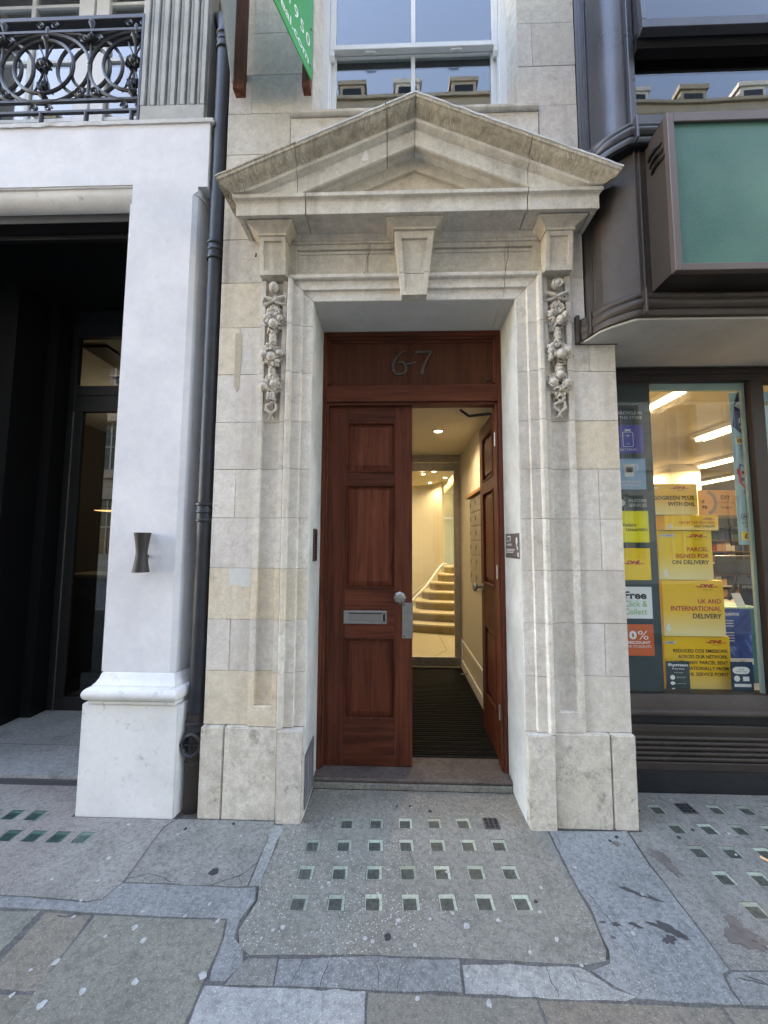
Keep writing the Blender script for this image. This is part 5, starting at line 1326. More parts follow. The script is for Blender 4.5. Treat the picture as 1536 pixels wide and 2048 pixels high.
vt.hexa([(1.300,-.345,4.560),(3.6,-.345,4.560),(3.6,-.305,4.548),(1.300,-.305,4.548),(1.300,-.345,4.615),(3.6,-.345,4.615),(3.6,-.305,4.61),(1.300,-.305,4.61)])
vt.hexa([(1.300,-.345,4.6151),(1.325,-.345,4.6151),(1.325,-.305,4.6101),(1.300,-.305,4.6101),(1.300,-.235,6.5),(1.325,-.235,6.5),(1.325,-.195,6.5),(1.300,-.195,6.5)])
ov = vt.build('opening_light', BRONZE_UP, shb, bev=.002)
MB().add([(1.325,-.330,4.612),(3.6,-.330,4.612),(3.6,-.220,6.5),(1.325,-.220,6.5)], [(0,1,2,3)]).build('pane', GLASS_BAY, ov)
MB().add([(1.300,-.304,4.56),(1.300,-.20,4.56),(1.300,-.20,6.5)], [(0,1,2)]).build('side_infill', BLACKM, ov)  # black triangle filling the wedge beside the opening light
MB().box(1.12, 5.0, 3.4, 3.5, 4.0, 7.2).box(1.10, 1.12, .35, 3.4, 4.0, 7.2).box(1.12, 5, .0, 3.4, 3.95, 4.03).box(1.12, 5, -.2, 3.4, 6.85, 7.0).box(1.298, 3.6, .02, .04, 5.0, 6.8).build('upper_room', plain('dark_upper_room', (.045,.045,.05), .8), shb)
MB().box(1.09, 14, -.24, 9, 7.0, 17).box(3.6, 14, .0, .35, 0, 7).build('upper_wall', BRONZE_UP, shb)
# projecting fascia sign box
sb = thing('fascia_sign', 'blank green glazed sign box in a bronze frame above the shop window', 'sign box')
x0, x1, z0, z1, yf = 1.338, 3.5, 3.018, 3.908, -.432
MB().box(x0, x0+.004, yf+.002, -.252, z0, z1).box(x0, x1, yf+.002, -.252, z0, z0+.004).box(x0, x1, yf+.002, -.252, z1-.004, z1).box(x0+.004, x1, -.262, -.252, z0+.004, z1-.004).build('box_casing', BRONZE, sb)
MB().box(x0-.002, x0+.034, yf-.006, yf+.03, z0-.003, z1+.003).box(x0+.034, x1, yf-.006, yf+.03, z0-.003, z0+.036).box(x0+.034, x1, yf-.006, yf+.03, z1-.052, z1+.003).build('box_frame', plain('pinkish_bronze_frame', (.13,.10,.092), .38, .3), sb, bev=.003)
def greenmat():
    t = NT('weathered_green_panel'); n = t.noise(1.6, 4, .5); n2 = t.noise(200, 2, .5)
    c = t.ramp(n, [(.35, S(34,92,82)), (.65, S(74,120,105))]); c = t.mix(t.math('MULTIPLY', t.r01(n2, .45, .7), .2), c, S(110,140,128))
    t.col(c); t.rough(.35); t.spec(.45); return t.m
B(x0+.034, x1, yf+.010, yf+.014, z0+.036, z1-.052).build('green_panel', greenmat(), sb)
for k in range(3):
    MB().tube([(x0-.001, -.405+k*.010, 3.690+k*.048), (x0-.010, -.37+k*.010, 3.700+k*.048), (x0-.010, -.325+k*.010, 3.700+k*.048), (x0-.001, -.30+k*.010, 3.690+k*.048)], .009, 6).build('louvre', BLACKM, sb, smooth=True)
# stall riser below the window
yS = .312
MB().box(1.268, 3.6, yS, .45, -.01, .140).build('granite_base', plain('black_granite', (.012,.013,.015), .25, 0, .5, .6, 90, (.03,.032,.036)), shb)
MB().box(1.268, 3.6, yS-.008, .45, .1405, .190).build('skirting_rail', BRONZE, shb, bev=.004)
for k in range(5): MB().lathe([(.014,0),(.014,2.33)], (1.27, yS+.006, .208+k*.0325), 12, 'x').build('rib', BRONZE, shb, smooth=True)
MB().box(1.268, 3.6, yS+.008, .45, .1905, .375).build('riser_panel', BRONZE, shb)
MB().box(1.268, 3.6, yS-.004, .45, .3755, .420).build('riser_rail', BRONZE, shb, bev=.003)
MB().box(1.268, 3.6, yS+.014, .45, .4205, .478).build('granite_band', plain('black_granite_band', (.012,.013,.015), .2), shb)
MB().ext([(.45,.4785),(yS-.004,.4785),(yS-.016,.486),(yS-.018,.500),(yS-.010,.514),(yS+.0,.520),(yS+.016,.575),(yS+.030,.596),(yS+.034,.603),(.45,.603)], 'x', 1.268, 3.6).build('window_cill', BRONZE, shb, smooth=True)
# window frame
MB().box(1.27, 3.6, .335, .43, 2.752, 2.85).box(1.27, 3.6, .325, .334, 2.800, 2.832).box(2.372, 2.462, .330, .42, .603, 2.752).build('window_frame', plain('dark_brown_frame', (.030,.020,.018), .4, .2), shb, bev=.003)
MB().box(1.268, 1.30, .13, .5, .0, .602).box(1.264, 1.462, .378, .45, .603, 2.855).build('window_jamb', BLACKM, shb)
MB().box(1.266, 2.372, .368, .376, .603, 2.752).box(2.462, 3.6, .368, .376, .603, 2.752).build('pane', GLASS_SHOP, shb)
EDG = plain('pale_green_glass_edge', (.30,.40,.37), .4)
MB().box(2.352, 2.371, .378, .40, .605, 2.70).box(1.72, 2.371, .378, .40, 2.70, 2.751).build('pane_edge', EDG, shb)
# shop interior
SW = plain('shop_cream', (.68,.62,.48), .8, 0, .2)
MB().box(1.30, 12, .45, 9, .0, .05).build('shop_floor', plain('shop_carpet', (.12,.115,.10), .8), shb)
B(1.30, 12, .45, 9, 3.05, 3.12).build('shop_ceiling', SW, shb)
MB().ext([(1.27,.5),(1.30,.5),(1.99,2.0),(1.94,2.0)], 'z', .05, 3.1).box(1.94, 12, 8.9, 9.0, .05, 3.05).box(1.94, 1.99, 2.0, 9, .05, 3.1).box(11.9, 12, .45, 9, .05, 3.05).box(4.88, 5.40, 4.70, 5.2, .05, 3.05).box(1.3, 3.6, .44, .46, 2.86, 3.1).box(3.60, 12, .36, .45, .0, 3.1).build('shop_wall', SW, shb)
B(1.46, 3.6, .40, .80, .50, .56).build('display_shelf', SW, shb)
TUBE = emit('fluorescent_tube', (1.0,.90,.66), 9)
tubes = [((2.50,1.05),(2.50,1.52)),((3.87,2.18),(3.87,2.71)),((4.15,3.2),(4.15,3.2)),((5.32,3.83),(5.32,4.56)),((4.62,5.0),(4.62,5.6)),((6.8,5.4),(6.8,6.6))]
places = ['fluorescent ceiling tube nearest the top left corner of the shop window', 'fluorescent ceiling tube right of centre in the shop window', '', 'third fluorescent tube below the two nearest in the shop', 'short far fluorescent tube low above the parcel stack', 'farthest fluorescent tube at the back of the shop']
for i, (a, b) in enumerate(tubes):
    if not places[i]: continue
    t = thing('tube_light', places[i], 'ceiling light', group='fluorescent tubes on the shop ceiling')
    MB().box(a[0]-.09, a[0]+.09, a[1]-.05, b[1]+.05, 2.99, 3.045).build('fitting', WIN_WHITE, t, bev=.004)
    MB().tube([(a[0]-.04, a[1], 2.965), (b[0]-.04, b[1], 2.965)], .020, 10).build('tube', TUBE, t)
    if i: MB().tube([(a[0]+.05, a[1], 2.965), (b[0]+.05, b[1], 2.965)], .016, 10).build('tube', TUBE, t)
    ld = bpy.data.lights.new('tube_glow', 'AREA'); ld.shape = 'RECTANGLE'; ld.size = .15; ld.size_y = b[1]-a[1]; ld.energy = 48*K; ld.color = (1.0,.84,.56)
    lo = bpy.data.objects.new('tube_glow', ld); COL.objects.link(lo); lo.location = (a[0], (a[1]+b[1])/2, 2.93); lo.parent = t
# printed signs and window vinyls
INK = plain('black_print', S(25,25,25), .6); RED = plain('red_print', S(190,30,35), .6); WHI = plain('white_print', S(232,236,236), .6)
YEL_ = plain('yellow_print', S(248,205,20), .6); GRN = plain('green_print', S(90,175,75), .6)
TEAL = plain('dark_teal_vinyl', S(16,52,58), .55); GREYW = plain('grey_print', S(205,210,212), .6)
yv = .384
vin = thing('window_vinyl', 'dark teal vinyl strip down the left edge of the shop window', 'window sign')
B(1.463, 1.712, yv, yv+.002, .604, 2.750).build('vinyl_sheet', TEAL, vin)
GB = plain('grey_green_vinyl', S(60,72,76), .6)
B(1.464, 1.700, yv-.0015, yv-.0002, 2.21, 2.60).build('vinyl_band', GB, vin); B(1.464, 1.700, yv-.0015, yv-.0002, 1.62, 1.975).build('vinyl_band', GB, vin)
write('RECYCLE IN', 1.484, 1.648, 2.528, 2.549, yv-.003, GREYW, vin); write('THIS STORE', 1.490, 1.650, 2.494, 2.515, yv-.003, GREYW, vin)
write('IN-STORE', 1.530, 1.652, 1.895, 1.917, yv-.003, GREYW, vin); write('SERVICES', 1.530, 1.652, 1.862, 1.884, yv-.003, GREYW, vin)
MB().lathe([(.026,0),(.026,.001)], (1.478, yv-.003, 1.890), 20, 'y').build('arrow_dot', GREYW, vin)
MB().plate([(1.52+.018*cos(R(90+36*k))*(1 if k % 2 == 0 else .42), 1.948+.018*sin(R(90+36*k))*(1 if k % 2 == 0 else .42)) for k in range(10)], yv-.003, .001).build('star', BLACK, vin)
def card(name, label, x0, x1, z0, z1, mt, y=None, cat='window sign', tilt=0):
    t = thing(name, label, cat, group='square service signs stuck inside the shop window' if name == 'window_sign' else None)
    yy = yv-.006 if y is None else y
    B(x0, x1, yy, yy+.002, z0, z1).build('sheet', mt, t); return t, yy-.0012
t, y_ = card('window_sign', 'purple blue battery recycling square on the shop window', 1.464, 1.653, 2.245, 2.448, plain('battery_purple', S(78,76,165), .6))
o = []
def rr_line(x0, x1, z0, z1, r_, w_, mt, par, y, nm='outline'):
    P_ = arc(x1-r_, z1-r_, r_, r_, 0, 90, 5)+arc(x0+r_, z1-r_, r_, r_, 90, 180, 5)+arc(x0+r_, z0+r_, r_, r_, 180, 270, 5)+arc(x1-r_, z0+r_, r_, r_, 270, 360, 5)
    cx_, cz_ = (x0+x1)/2, (z0+z1)/2
    I_ = [(cx_+(p[0]-cx_)*(1-2*w_/(x1-x0)), cz_+(p[1]-cz_)*(1-2*w_/(z1-z0))) for p in P_]
    MB().plate(P_, y, .001, holes=[I_]).build(nm, mt, par)
rr_line(1.505, 1.580, 2.290, 2.400, .012, .004, GREYW, t, y_); B(1.522, 1.563, y_, y_+.001, 2.406, 2.418).build('battery_cap', GREYW, t)
for a in ((1.533, 1.553, 2.369, 2.373), (1.541, 1.545, 2.361, 2.381), (1.535, 1.551, 2.310, 2.314)): B(a[0], a[1], y_, y_+.001, a[2], a[3]).build('battery_mark', GREYW, t)
write('BATTERIES', 1.485, 1.600, 2.262, 2.278, y_, GREYW, t)
t, y_ = card('window_sign', 'pale blue water filter recycling square on the shop window', 1.464, 1.655, 1.985, 2.205, plain('filter_blue', S(125,165,200), .6))
MB().plate(ribbon([(1.500, 2.165), (1.515, 2.075), (1.572, 2.075), (1.582, 2.165), (1.500, 2.165)], .005), y_, .001).build('jug', GREYW, t)
MB().plate([(1.522, 2.105), (1.562, 2.105), (1.568, 2.145), (1.518, 2.145)], y_, .001).build('jug_filter', GREYW, t)
MB().plate(ribbon(arc(1.584, 2.140, .018, .026, 80, -80, 10), .005), y_, .001).build('jug_handle', GREYW, t)
write('WATER FILTER', 1.480, 1.620, 2.032, 2.047, y_, GREYW, t); write('CARTRIDGES', 1.485, 1.615, 2.008, 2.023, y_, GREYW, t)
t, y_ = card('window_sign', 'yellow money transfer sign with black lettering on the shop window', 1.430, 1.658, 1.612, 1.832, plain('transfer_yellow', S(235,225,20), .6))
write('Western', 1.462, 1.570, 1.722, 1.748, y_, INK, t, bold=.01); write('Union', 1.500, 1.582, 1.690, 1.714, y_, INK, t, bold=.01)
write('WU', 1.598, 1.646, 1.690, 1.712, y_, INK, t, bold=.02)
for k in range(2): MB().plate(ribbon([(1.588+k*.006, 1.712), (1.594+k*.006, 1.690)], .0022), y_, .001).build('slash', INK, t)
def dhl(x0, x1, z0, z1, y, par, fn=None):
    h = z1-z0
    write('DHL', x0+(x1-x0)*.14, x0+(x1-x0)*.80, z0, z1, y, RED, par, bold=.05, shear=.45, name='logo', fn=fn)
    for k in range(3):
        zz = z0+h*(.08+.14*k)
        for a, b in ((x0+h*.12*k, x0+(x1-x0)*.16), (x0+(x1-x0)*.80, x1-h*.25*k)):
            mb = MB().box(a, b, 0, .0008, zz, zz+h*.07)
            if fn: mb.v = [fn(v[0], v[2]) for v in mb.v]; mb.f = [mb.f[2]]; mb.m = [0]
            else: mb.v = [(v[0], v[1]+y, v[2]) for v in mb.v]
            mb.build('logo_stripe', RED, par, fixn=False)
t, y_ = card('window_sign', 'plain yellow square with a small red slanted logo on the shop window', 1.440, 1.658, 1.352, 1.572, plain('courier_yellow', S(245,205,10), .6))
dhl(1.470, 1.618, 1.460, 1.487, y_, t)
t, y_ = card('window_sign', 'white collection sign with bold black and green words on the shop window', 1.440, 1.655, 1.090, 1.306, WHI)
write('Free', 1.468, 1.618, 1.222, 1.275, y_, INK, t, bold=.035); write('Click &', 1.464, 1.620, 1.170, 1.212, y_, GRN, t); write('Collect', 1.464, 1.618, 1.118, 1.158, y_, GRN, t)
t, y_ = card('window_sign', 'orange student discount square at the bottom of the teal strip', 1.440, 1.655, .842, 1.052, plain('discount_orange', S(215,95,30), .6))
write('10', 1.458, 1.540, .950, 1.008, y_, WHI, t, bold=.05); write('%', 1.548, 1.618, .950, 1.008, y_, WHI, t, bold=-.005)
write('DISCOUNT', 1.466, 1.630, .920, .940, y_, WHI, t, bold=.03); write('FOR STUDENTS', 1.458, 1.634, .896, .911, y_, WHI, t)
# stack of courier display boxes (cartons with printed fronts)
def yfade(nm, a, b, z0, z1):
    t = NT(nm); s_ = t.n('ShaderNodeSeparateXYZ'); t.l(t.pos, s_.inputs[0]); mr = t.n('ShaderNodeMapRange'); t.l(s_.outputs[2], mr.inputs[0])
    mr.inputs[1].default_value = z0; mr.inputs[2].default_value = z1
    t.col(t.ramp(mr.outputs[0], [(.05, a), (.55, b)])); t.rough(.5); return t.m
def carton(label, x0, x1, z0, z1, yc, dep, mt, ang=0):
    t = thing('display_carton', label, 'carton', group='stacked yellow courier cartons in the shop window')
    B(x0, x1, yc, yc+dep, z0+.001, z1-.001).build('carton_body', mt, t, bev=.001); return t, yc-.001
PALE = S(238,226,165); AMB = S(246,196,20)
t, y_ = carton('topmost carton of the courier stack reading about greener shipping', 1.735, 2.095, 1.815, 2.045, .50, .22, yfade('carton_print_a', PALE, S(240,185,60), 1.79, 2.04))
dhl(1.905, 2.045, 2.005, 2.025, y_, t); write('GOGREEN PLUS', 1.775, 2.070, 1.925, 1.955, y_, INK, t, bold=.02); write('WITH DHL', 1.880, 2.078, 1.880, 1.910, y_, INK, t, bold=.02); B(1.775, 1.81, y_-.001, y_, 2.005, 2.018).build('tag_mark', WHI, t)
write('Express', 1.955, 2.0, 1.990, 1.999, y_, INK, t)
t, y_ = carton('flat wide carton numbered 3 in the courier stack', 1.835, 2.215, 1.702, 1.812, .478, .27, yfade('carton_print_b', PALE, AMB, 1.66, 1.81))
dhl(2.100, 2.190, 1.778, 1.793, y_, t); write('PAY BY THE BOX SIZE,', 1.940, 2.190, 1.748, 1.766, y_, RED, t, bold=.02); write('NOT WEIGHT', 2.045, 2.190, 1.722, 1.738, y_, INK, t, bold=.02); write('3', 1.860, 1.885, 1.716, 1.750, y_, WHI, t, bold=.04)
t, y_ = carton('square carton numbered 5 about signed parcels in the courier stack', 1.795, 2.178, 1.345, 1.700, .50, .24, yfade('carton_print_c', PALE, S(245,205,15), 1.33, 1.66))
dhl(2.000, 2.150, 1.650, 1.674, y_, t); write('Express', 2.05, 2.105, 1.633, 1.642, y_, INK, t); write('PARCEL', 2.000, 2.150, 1.550, 1.580, y_, RED, t, bold=.02); write('SIGNED FOR', 1.915, 2.150, 1.503, 1.533, y_, RED, t, bold=.02); write('ON DELIVERY', 1.890, 2.150, 1.457, 1.487, y_, INK, t, bold=.02); write('5', 1.825, 1.858, 1.368, 1.414, y_, WHI, t, bold=.04)
B(1.818, 1.915, y_, y_+.001, 1.655, 1.675).build('tag_mark', GREYW, t); write('GOGREEN', 1.822, 1.905, 1.659, 1.671, y_-.001, INK, t)
t, y_ = carton('wide carton numbered 6 about international delivery in the courier stack', 1.800, 2.228, .950, 1.343, .488, .30, yfade('carton_print_d', PALE, AMB, .94, 1.28))
dhl(2.035, 2.195, 1.292, 1.318, y_, t); write('Express', 2.09, 2.150, 1.272, 1.282, y_, INK, t); write('UK AND', 2.045, 2.205, 1.180, 1.212, y_, RED, t, bold=.02); write('INTERNATIONAL', 1.855, 2.205, 1.128, 1.162, y_, RED, t, bold=.02); write('DELIVERY', 2.005, 2.205, 1.075, 1.109, y_, INK, t, bold=.02); write('6', 1.815, 1.848, .985, 1.038, y_, WHI, t, bold=.04)
t, y_ = carton('lowest and largest carton of the courier stack about lower emissions', 1.800, 2.258, .562, .948, .50, .34, yfade('carton_print_e', PALE, AMB, .50, .86))
dhl(2.090, 2.235, .900, .924, y_, t); write('Express', 2.14, 2.195, .885, .894, y_, INK, t)
for s_, xa, za in (('REDUCED CO2 EMISSIONS', 1.862, .835), ('ACROSS OUR NETWORK', 1.895, .795), ('WITH ANY PARCEL SENT', 1.870, .755), ('INTERNATIONALLY FROM', 1.862, .715), ('A DHL SERVICE POINT', 1.905, .675)):
    write(s_, xa, 2.238, za, za+.024, y_, INK, t, bold=.02)
B(1.808, 1.88, y_, y_+.001, .895, .912).build('tag_mark', GREYW, t); write('GOGREEN', 1.812, 1.868, .898, .909, y_-.001, INK, t)
lc = thing('leaflet_stand', 'dark teal print shop card standing before the lowest yellow carton', 'card')
y_ = .440
B(1.768, 1.925, y_, y_+.004, .561, .790).build('card', TEAL, lc); y_ -= .0012
write('Ryman', 1.782, 1.915, .752, .776, y_, WHI, lc, bold=.035); write('Print shop', 1.808, 1.890, .732, .746, y_, WHI, lc, bold=.01); write('Available here', 1.820, 1.880, .712, .718, y_, WHI, lc)
for k, z in enumerate((.672, .630, .585)):
    if k == 0: MB().lathe([(.016,0),(.016,.001)], (1.808, y_, z+.010), 16, 'y').build('icon', WHI, lc)
    elif k == 1: MB().plate([(1.792, z+.008), (1.808, z), (1.824, z+.008), (1.824, z+.018), (1.808, z+.026), (1.792, z+.018)], y_, .001).build('icon', WHI, lc)
    else: B(1.800, 1.820, y_, y_+.001, z-.004, z+.026).build('icon', WHI, lc)
    write(('PRINT AND COPY', 'LAMINATING', 'PHOTOS')[k], 1.835, 1.895, z+.008, z+.014, y_, WHI, lc)
lc = thing('leaflet_stand', 'dark blue card with white rounded badges at the lower right of the shop window', 'card')
y_ = .440
B(2.206, 2.352, y_, y_+.004, .561, .792).build('card', plain('navy_card', S(20,62,92), .5), lc); y_ -= .0012
MB().plate(arc(2.30, .735, .030, .024, -90, 90, 8)+arc(2.245, .735, .030, .024, 90, 270, 8), y_, .001).build('badge', WHI, lc)
write('Cut &', 2.255, 2.292, .738, .748, y_-.001, INK, lc); write('leave sign', 2.236, 2.312, .722, .732, y_-.001, INK, lc)
MB().lathe([(.020,0),(.020,.001)], (2.242, y_, .680), 18, 'y').build('badge', WHI, lc); B(2.282, 2.324, y_, y_+.001, .664, .694).build('badge', WHI, lc)
B(2.222, 2.335, y_, y_+.001, .625, .645).build('badge', WHI, lc); B(2.24, 2.33, y_, y_+.001, .590, .594).build('text_line', WHI, lc)
# appliance box with its price card
ab = thing('appliance_box', 'glossy blue appliance box with a teal side to the right of the yellow cartons', 'box')
BLU = NT('blue_printed_box'); n_ = BLU.noise(3, 4, .6, dist=2.0); BLU.col(BLU.ramp(n_, [(.35, S(25,45,110)), (.55, S(45,80,160)), (.62, S(110,150,215)), (.68, S(35,60,135))])); BLU.rough(.3); BLU = BLU.m
B(2.30, 2.590, .70, 1.00, .562, 1.110).build('box_front', BLU, ab, bev=.002)
B(2.591, 2.70, .705, 1.00, .562, 1.110).build('box_side', plain('teal_box_side', S(45,115,120), .4), ab, bev=.002)
B(2.30, 2.69, .702, 1.0, 1.111, 1.122).build('box_flap', plain('pale_green_flap', S(140,180,165), .5), ab)
write('DAEWOO', 2.400, 2.505, 1.060, 1.082, .698, WHI, ab, bold=.03)
for k in range(7): B(2.40, 2.46, .698, .699, 1.02-.02*k-(.03 if k > 2 else 0), 1.026-.02*k-(.03 if k > 2 else 0)).build('text_line', GREYW, ab)
B(2.30, 2.589, .6975, .6985, .70, .745).build('pale_band', GREYW, ab); write('DAILY', 2.49, 2.53, .715, .730, .6965, INK, ab)
pcd = thing('price_card', 'small white price card standing on the blue appliance box', 'card')
MB().add([(2.500,.705,1.124),(2.580,.720,1.124),(2.560,.745,1.225),(2.480,.73,1.225)], [(0,1,2,3)]).build('card_sheet', WHI, pcd)
write('£29', 2.515, 2.555, 1.15, 1.175, 0, INK, pcd, fn=lambda x, z: (x-.008, .7145+(z-1.124)*.25-.003+(x-2.515)*.18, z)); 
# hanging promotional banner at the right edge of the window
bn = thing('hanging_banner', 'tall pale blue offer banner hanging at the right edge of the shop window', 'banner')
yb = .420; BNB = plain('banner_pale_blue', S(150,190,200), .5)
B(2.300, 2.500, yb, yb+.002, 1.600, 2.700).build('banner_sheet', BNB, bn)
MB().plate([(2.31, 2.45), (2.33, 2.62), (2.36, 2.70), (2.42, 2.70), (2.40, 2.58), (2.45, 2.50), (2.36, 2.40)], yb-.002, .001).build('dark_printed_shape', plain('banner_navy', S(50,48,100), .5), bn)
MB().plate([(2.33, 2.60), (2.40, 2.55), (2.42, 2.57), (2.36, 2.63)], yb-.0035, .001).build('pale_printed_shape', GREYW, bn)
rg = [(2.395+.055*cos(R(a)), 2.470+.055*sin(R(a))) for a in range(0, 360, 15)]
MB().plate(rg, yb-.0035, .001).build('disc', plain('banner_grey', S(85,92,100), .5), bn)
write('1/2', 2.352, 2.420, 2.470, 2.510, yb-.005, WHI, bn, bold=.03); write('OFF', 2.358, 2.425, 2.425, 2.458, yb-.005, WHI, bn, bold=.03)
B(2.325, 2.480, yb-.0025, yb-.0005, 2.325, 2.362).build('yellow_strip', YEL_, bn); write('KILROCK', 2.330, 2.450, 2.331, 2.357, yb-.004, INK, bn, bold=.05, shear=.2)
write('Speciality', 2.345, 2.440, 2.295, 2.312, yb-.003, INK, bn); write('Cleaners', 2.350, 2.430, 2.272, 2.288, yb-.003, INK, bn)
for P_, mt2 in (([(2.325, 2.10), (2.345, 2.17), (2.40, 2.14), (2.44, 2.15)], plain('banner_blue', S(40,90,160), .5)), ([(2.328, 2.14), (2.34, 2.04), (2.37, 2.0), (2.385, 2.02)], RED), ([(2.35, 2.11), (2.40, 2.12), (2.43, 2.09)], RED), ([(2.345, 2.06), (2.40, 2.08), (2.44, 2.05)], plain('banner_blue2', S(60,70,140), .5))):
    MB().plate(ribbon(P_, [.022, .018, .014, .006][:len(P_)]), yb-.003-.001*rnd.random(), .001).build('brush_stroke', mt2, bn)
rg = [(2.405+.048*cos(R(a)), 1.975+.048*sin(R(a))) for a in range(0, 360, 15)]
MB().plate(rg, yb-.0035, .001).build('disc', INK, bn); write('30%', 2.365, 2.445, 1.978, 2.008, yb-.005, WHI, bn, bold=.04); write('OFF', 2.375, 2.440, 1.940, 1.968, yb-.005, WHI, bn, bold=.03)
rr_line(2.325, 2.480, 1.778, 1.818, .018, .003, INK, bn, yb-.003); write('ADDIS', 2.335, 2.425, 1.788, 1.808, yb-.003, plain('navy_print', S(30,50,100), .5), bn, bold=.04)
write('3 Tier Airer', 2.330, 2.450, 1.744, 1.760, yb-.003, INK, bn); write('£24.99', 2.345, 2.420, 1.720, 1.736, yb-.003, INK, bn)
B(2.322, 2.480, yb-.0025, yb-.0005, 1.634, 1.690).build('yellow_strip', YEL_, bn); write('£17', 2.338, 2.410, 1.642, 1.680, yb-.004, INK, bn, bold=.05)
bn2 = thing('hanging_banner', 'pale banner with green scrawl showing at the extreme right behind the second pane', 'banner')
B(2.47, 2.75, yb, yb+.002, 1.6, 2.70).build('banner_sheet', BNB, bn2); B(2.48, 2.70, yb-.002, yb-.0005, 1.98, 2.2).build('yellow_strip', plain('cream_print', S(235,215,160), .5), bn2)
write('Gastex', 2.478, 2.66, 2.600, 2.645, yb-.003, plain('olive_print', S(120,120,20), .5), bn2, bold=.04)
# back of the shop: brown DIY board, shelving with goods, till, counter
dy = thing('aisle_sign', 'brown do it yourself aisle sign hanging in the shop', 'sign')
B(3.26, 3.72, 2.0, 2.01, 1.925, 2.205).build('sign_panel', plain('aisle_brown', S(160,125,85), .6), dy)
MB().plate(ribbon(arc(3.34, 2.065, .10, .12, -80, 80, 14), .035), 1.997, .001).build('grey_ring', plain('ring_grey', S(110,105,100), .6), dy)
write('DIY', 3.50, 3.60, 2.10, 2.145, 1.996, INK, dy); write('Find spares and', 3.46, 3.64, 2.055, 2.070, 1.996, INK, dy); write('Output', 3.49, 3.61, 1.99, 2.03, 1.996, INK, dy)
write('d', 3.285, 3.315, 2.06, 2.10, 1.996, INK, dy, bold=.02); write('gs', 3.285, 3.345, 1.98, 2.03, 1.996, INK, dy, bold=.02)
shf = thing('shop_shelving', 'dark gondola shelving filled with small packets at the back of the shop', 'shelving')
MB().box(3.6, 6.4, 4.2, 4.3, .05, 1.90).box(3.6, 6.4, 3.6, 4.2, 1.86, 2.0).build('shelf_back', plain('shelf_black', (.03,.028,.026), .6), shf)
pal = [plain('packet_%s' % n_, c_, .5) for n_, c_ in (('red', S(150,50,45)), ('white', S(220,215,200)), ('brown', S(110,80,60)), ('blue', S(60,80,130)), ('tan', S(190,150,105)), ('black', S(30,30,32)), ('green', S(70,110,80)))]
for r_ in range(8):
    z = .45+r_*.175
    B(3.6, 6.4, 3.75, 4.2, z-.02, z).build('shelf', WIN_WHITE if r_ in (3, 5) else pal[2], shf)
    x = 3.65
    while x < 6.3:
        w_ = rnd.uniform(.05, .11)
        B(x, x+w_*.85, 3.80, 3.9, z+.001, z+rnd.uniform(.08, .14)).build('packet', rnd.choice(pal), shf); x += w_
tl = thing('till_monitor', 'black till screen on a counter behind the yellow cartons', 'monitor')
MB().add([(2.74,1.18,1.500),(3.05,1.10,1.500),(3.12,1.20,1.330),(2.80,1.28,1.330),(2.76,1.20,1.505),(3.07,1.12,1.505),(3.15,1.23,1.335),(2.83,1.31,1.335)], [(0,1,2,3),(7,6,5,4),(0,4,5,1),(1,5,6,2),(2,6,7,3),(3,7,4,0)]).build('screen', plain('till_black', (.012,.012,.013), .3), tl)
MB().tube([(2.98,1.24,1.34),(3.0,1.30,1.22),(2.93,1.30,1.10)], .020, 8).build('stand', BLACKM, tl)
cn = thing('shop_counter', 'cream sales counter behind the shop window display', 'counter')
MB().box(2.45, 4.2, 1.05, 1.6, .05, 1.02).build('counter_body', plain('counter_cream', S(190,180,150), .6), cn, bev=.004)
MB().box(2.43, 4.22, 1.02, 1.62, 1.0201, 1.06).build('counter_top', plain('counter_grey', S(120,118,110), .5), cn, bev=.003)
ts = thing('hanging_poster', 'dark poster with small white lettering hanging below the till screen', 'poster')
B(2.66, 2.86, .86, .865, .98, 1.33).build('poster_sheet', plain('poster_black', S(45,38,38), .5), ts)
write('e', 2.80, 2.83, 1.22, 1.26, .858, WHI, ts, bold=.02); write('20', 2.80, 2.85, 1.15, 1.18, .858, RED, ts); write('services', 2.68, 2.77, 1.25, 1.28, .858, GREYW, ts)

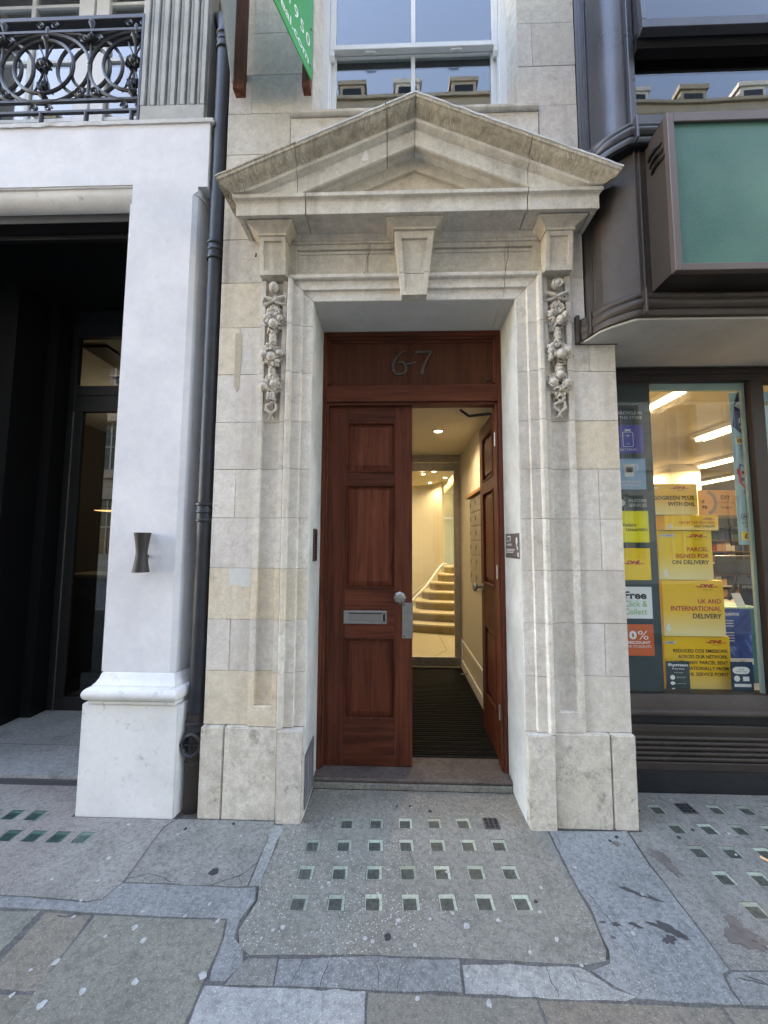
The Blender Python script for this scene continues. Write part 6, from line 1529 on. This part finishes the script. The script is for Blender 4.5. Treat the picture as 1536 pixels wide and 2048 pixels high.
# ------------------------------------------------------------ across the street, seen in the glass
ob = thing('opposite_building', 'long stone building with a slate mansard and dormers across the street', 'building')
OY = -13.0
OST = stone('opposite_stone', (.42,.39,.33), (.54,.50,.43), (.10,.085,.065), .4, .5, .1)
SLATE = paving('roof_slate', (.15,.13,.11), (.24,.21,.175), 0, bump=.5)
DARKG = plain('dark_window_glass', (.02,.025,.03), .08)
wx = [-24+i*2.35 for i in range(22)]
rows_ = [(1.0, 3.6), (5.0, 7.4), (8.6, 11.0), (12.2, 14.4), (15.6, 17.5), (18.3, 19.6)]
for (za, zb_), (zp, zn) in zip(rows_, [(0, 5.0), (5.0, 8.6), (8.6, 12.2), (12.2, 15.6), (15.6, 18.3), (18.3, 20.6)]):
    mb = MB(); mb.box(-26, 27, OY-.5, OY, zp, za).box(-26, 27, OY-.5, OY, zb_, zn)
    xs = [-26]+[x for xx in wx for x in (xx, xx+1.15)]+[27]
    for a, b in zip(xs[::2], xs[1::2]): mb.box(a, b, OY-.5, OY, za, zb_)
    mb.build('storey_wall', OST, ob)
    for x in wx:
        B(x, x+1.15, OY-.30, OY-.28, za, zb_).build('window', DARKG, ob)
        MB().box(x-.12, x, OY, OY+.06, za-.1, zb_+.12).box(x+1.15, x+1.27, OY, OY+.06, za-.1, zb_+.12).box(x, x+1.15, OY, OY+.10, zb_, zb_+.12).build('surround', OST, ob)
    for x in wx: MB().box(x+.545, x+.605, OY-.28, OY-.24, za, zb_).box(x, x+1.15, OY-.28, OY-.235, (za+zb_)/2-.03, (za+zb_)/2+.03).build('window_bars', WIN_WHITE, ob)
    mb = MB()
    z = zp+.4
    while z < zn:        # rusticated joints
        mb.box(-26, 27, OY+.0005, OY+.004, z-.015, z+.015); z += .42
    mb.build('course_joint', MORTAR, ob)
MB().ext([(OY,20.0),(OY+.12,20.05),(OY+.30,20.25),(OY+.42,20.45),(OY+.42,20.6),(OY-.2,20.6)], 'x', -26, 27).build('main_cornice', OST, ob)
MB().box(-26, 27, OY-.4, OY+.05, 20.6, 21.40).box(-26, 27, OY-.45, OY+.16, 21.40, 21.56).box(-26, 27, OY, OY+.10, 18.0, 18.2).box(-26, 27, OY, OY+.22, 4.6, 5.0).build('parapet', OST, ob)
MB().ext([(OY-.46,21.5),(OY-.90,22.80),(OY-3.0,23.0),(OY-9,23.0),(OY-9,0),(OY-.5,0)], 'x', -26, 27).build('mansard_roof', SLATE, ob)
for i in range(20):
    x = -2.20+2.58*(i-9)
    d = MB().box(x-.56, x+.56, OY-1.9, OY-.42, 21.5, 22.78).box(x-.66, x+.66, OY-2.0, OY-.36, 22.78, 22.98).build('dormer', OST if i % 2 else WIN_WHITE, ob)
    B(x-.42, x+.42, OY-.43, OY-.405, 21.85, 22.62).build('dormer_window', DARKG, d)
    MB().box(x-.02, x+.02, OY-.405, OY-.39, 21.85, 22.62).build('window_bars', BLACKM, d)
for x in (-18, -6.5, 7.4, 13.5, 20): MB().box(x, x+1.8, OY-4.2, OY-3.2, 22.3, 25).box(x-.1, x+1.9, OY-4.3, OY-3.1, 24.6, 24.8).build('chimney', BRICKM, ob)
opv = B(-26, 27, OY+.01, OY+2.2, -.02, .0).build('far_pavement', YORK); opv['kind'] = 'structure'
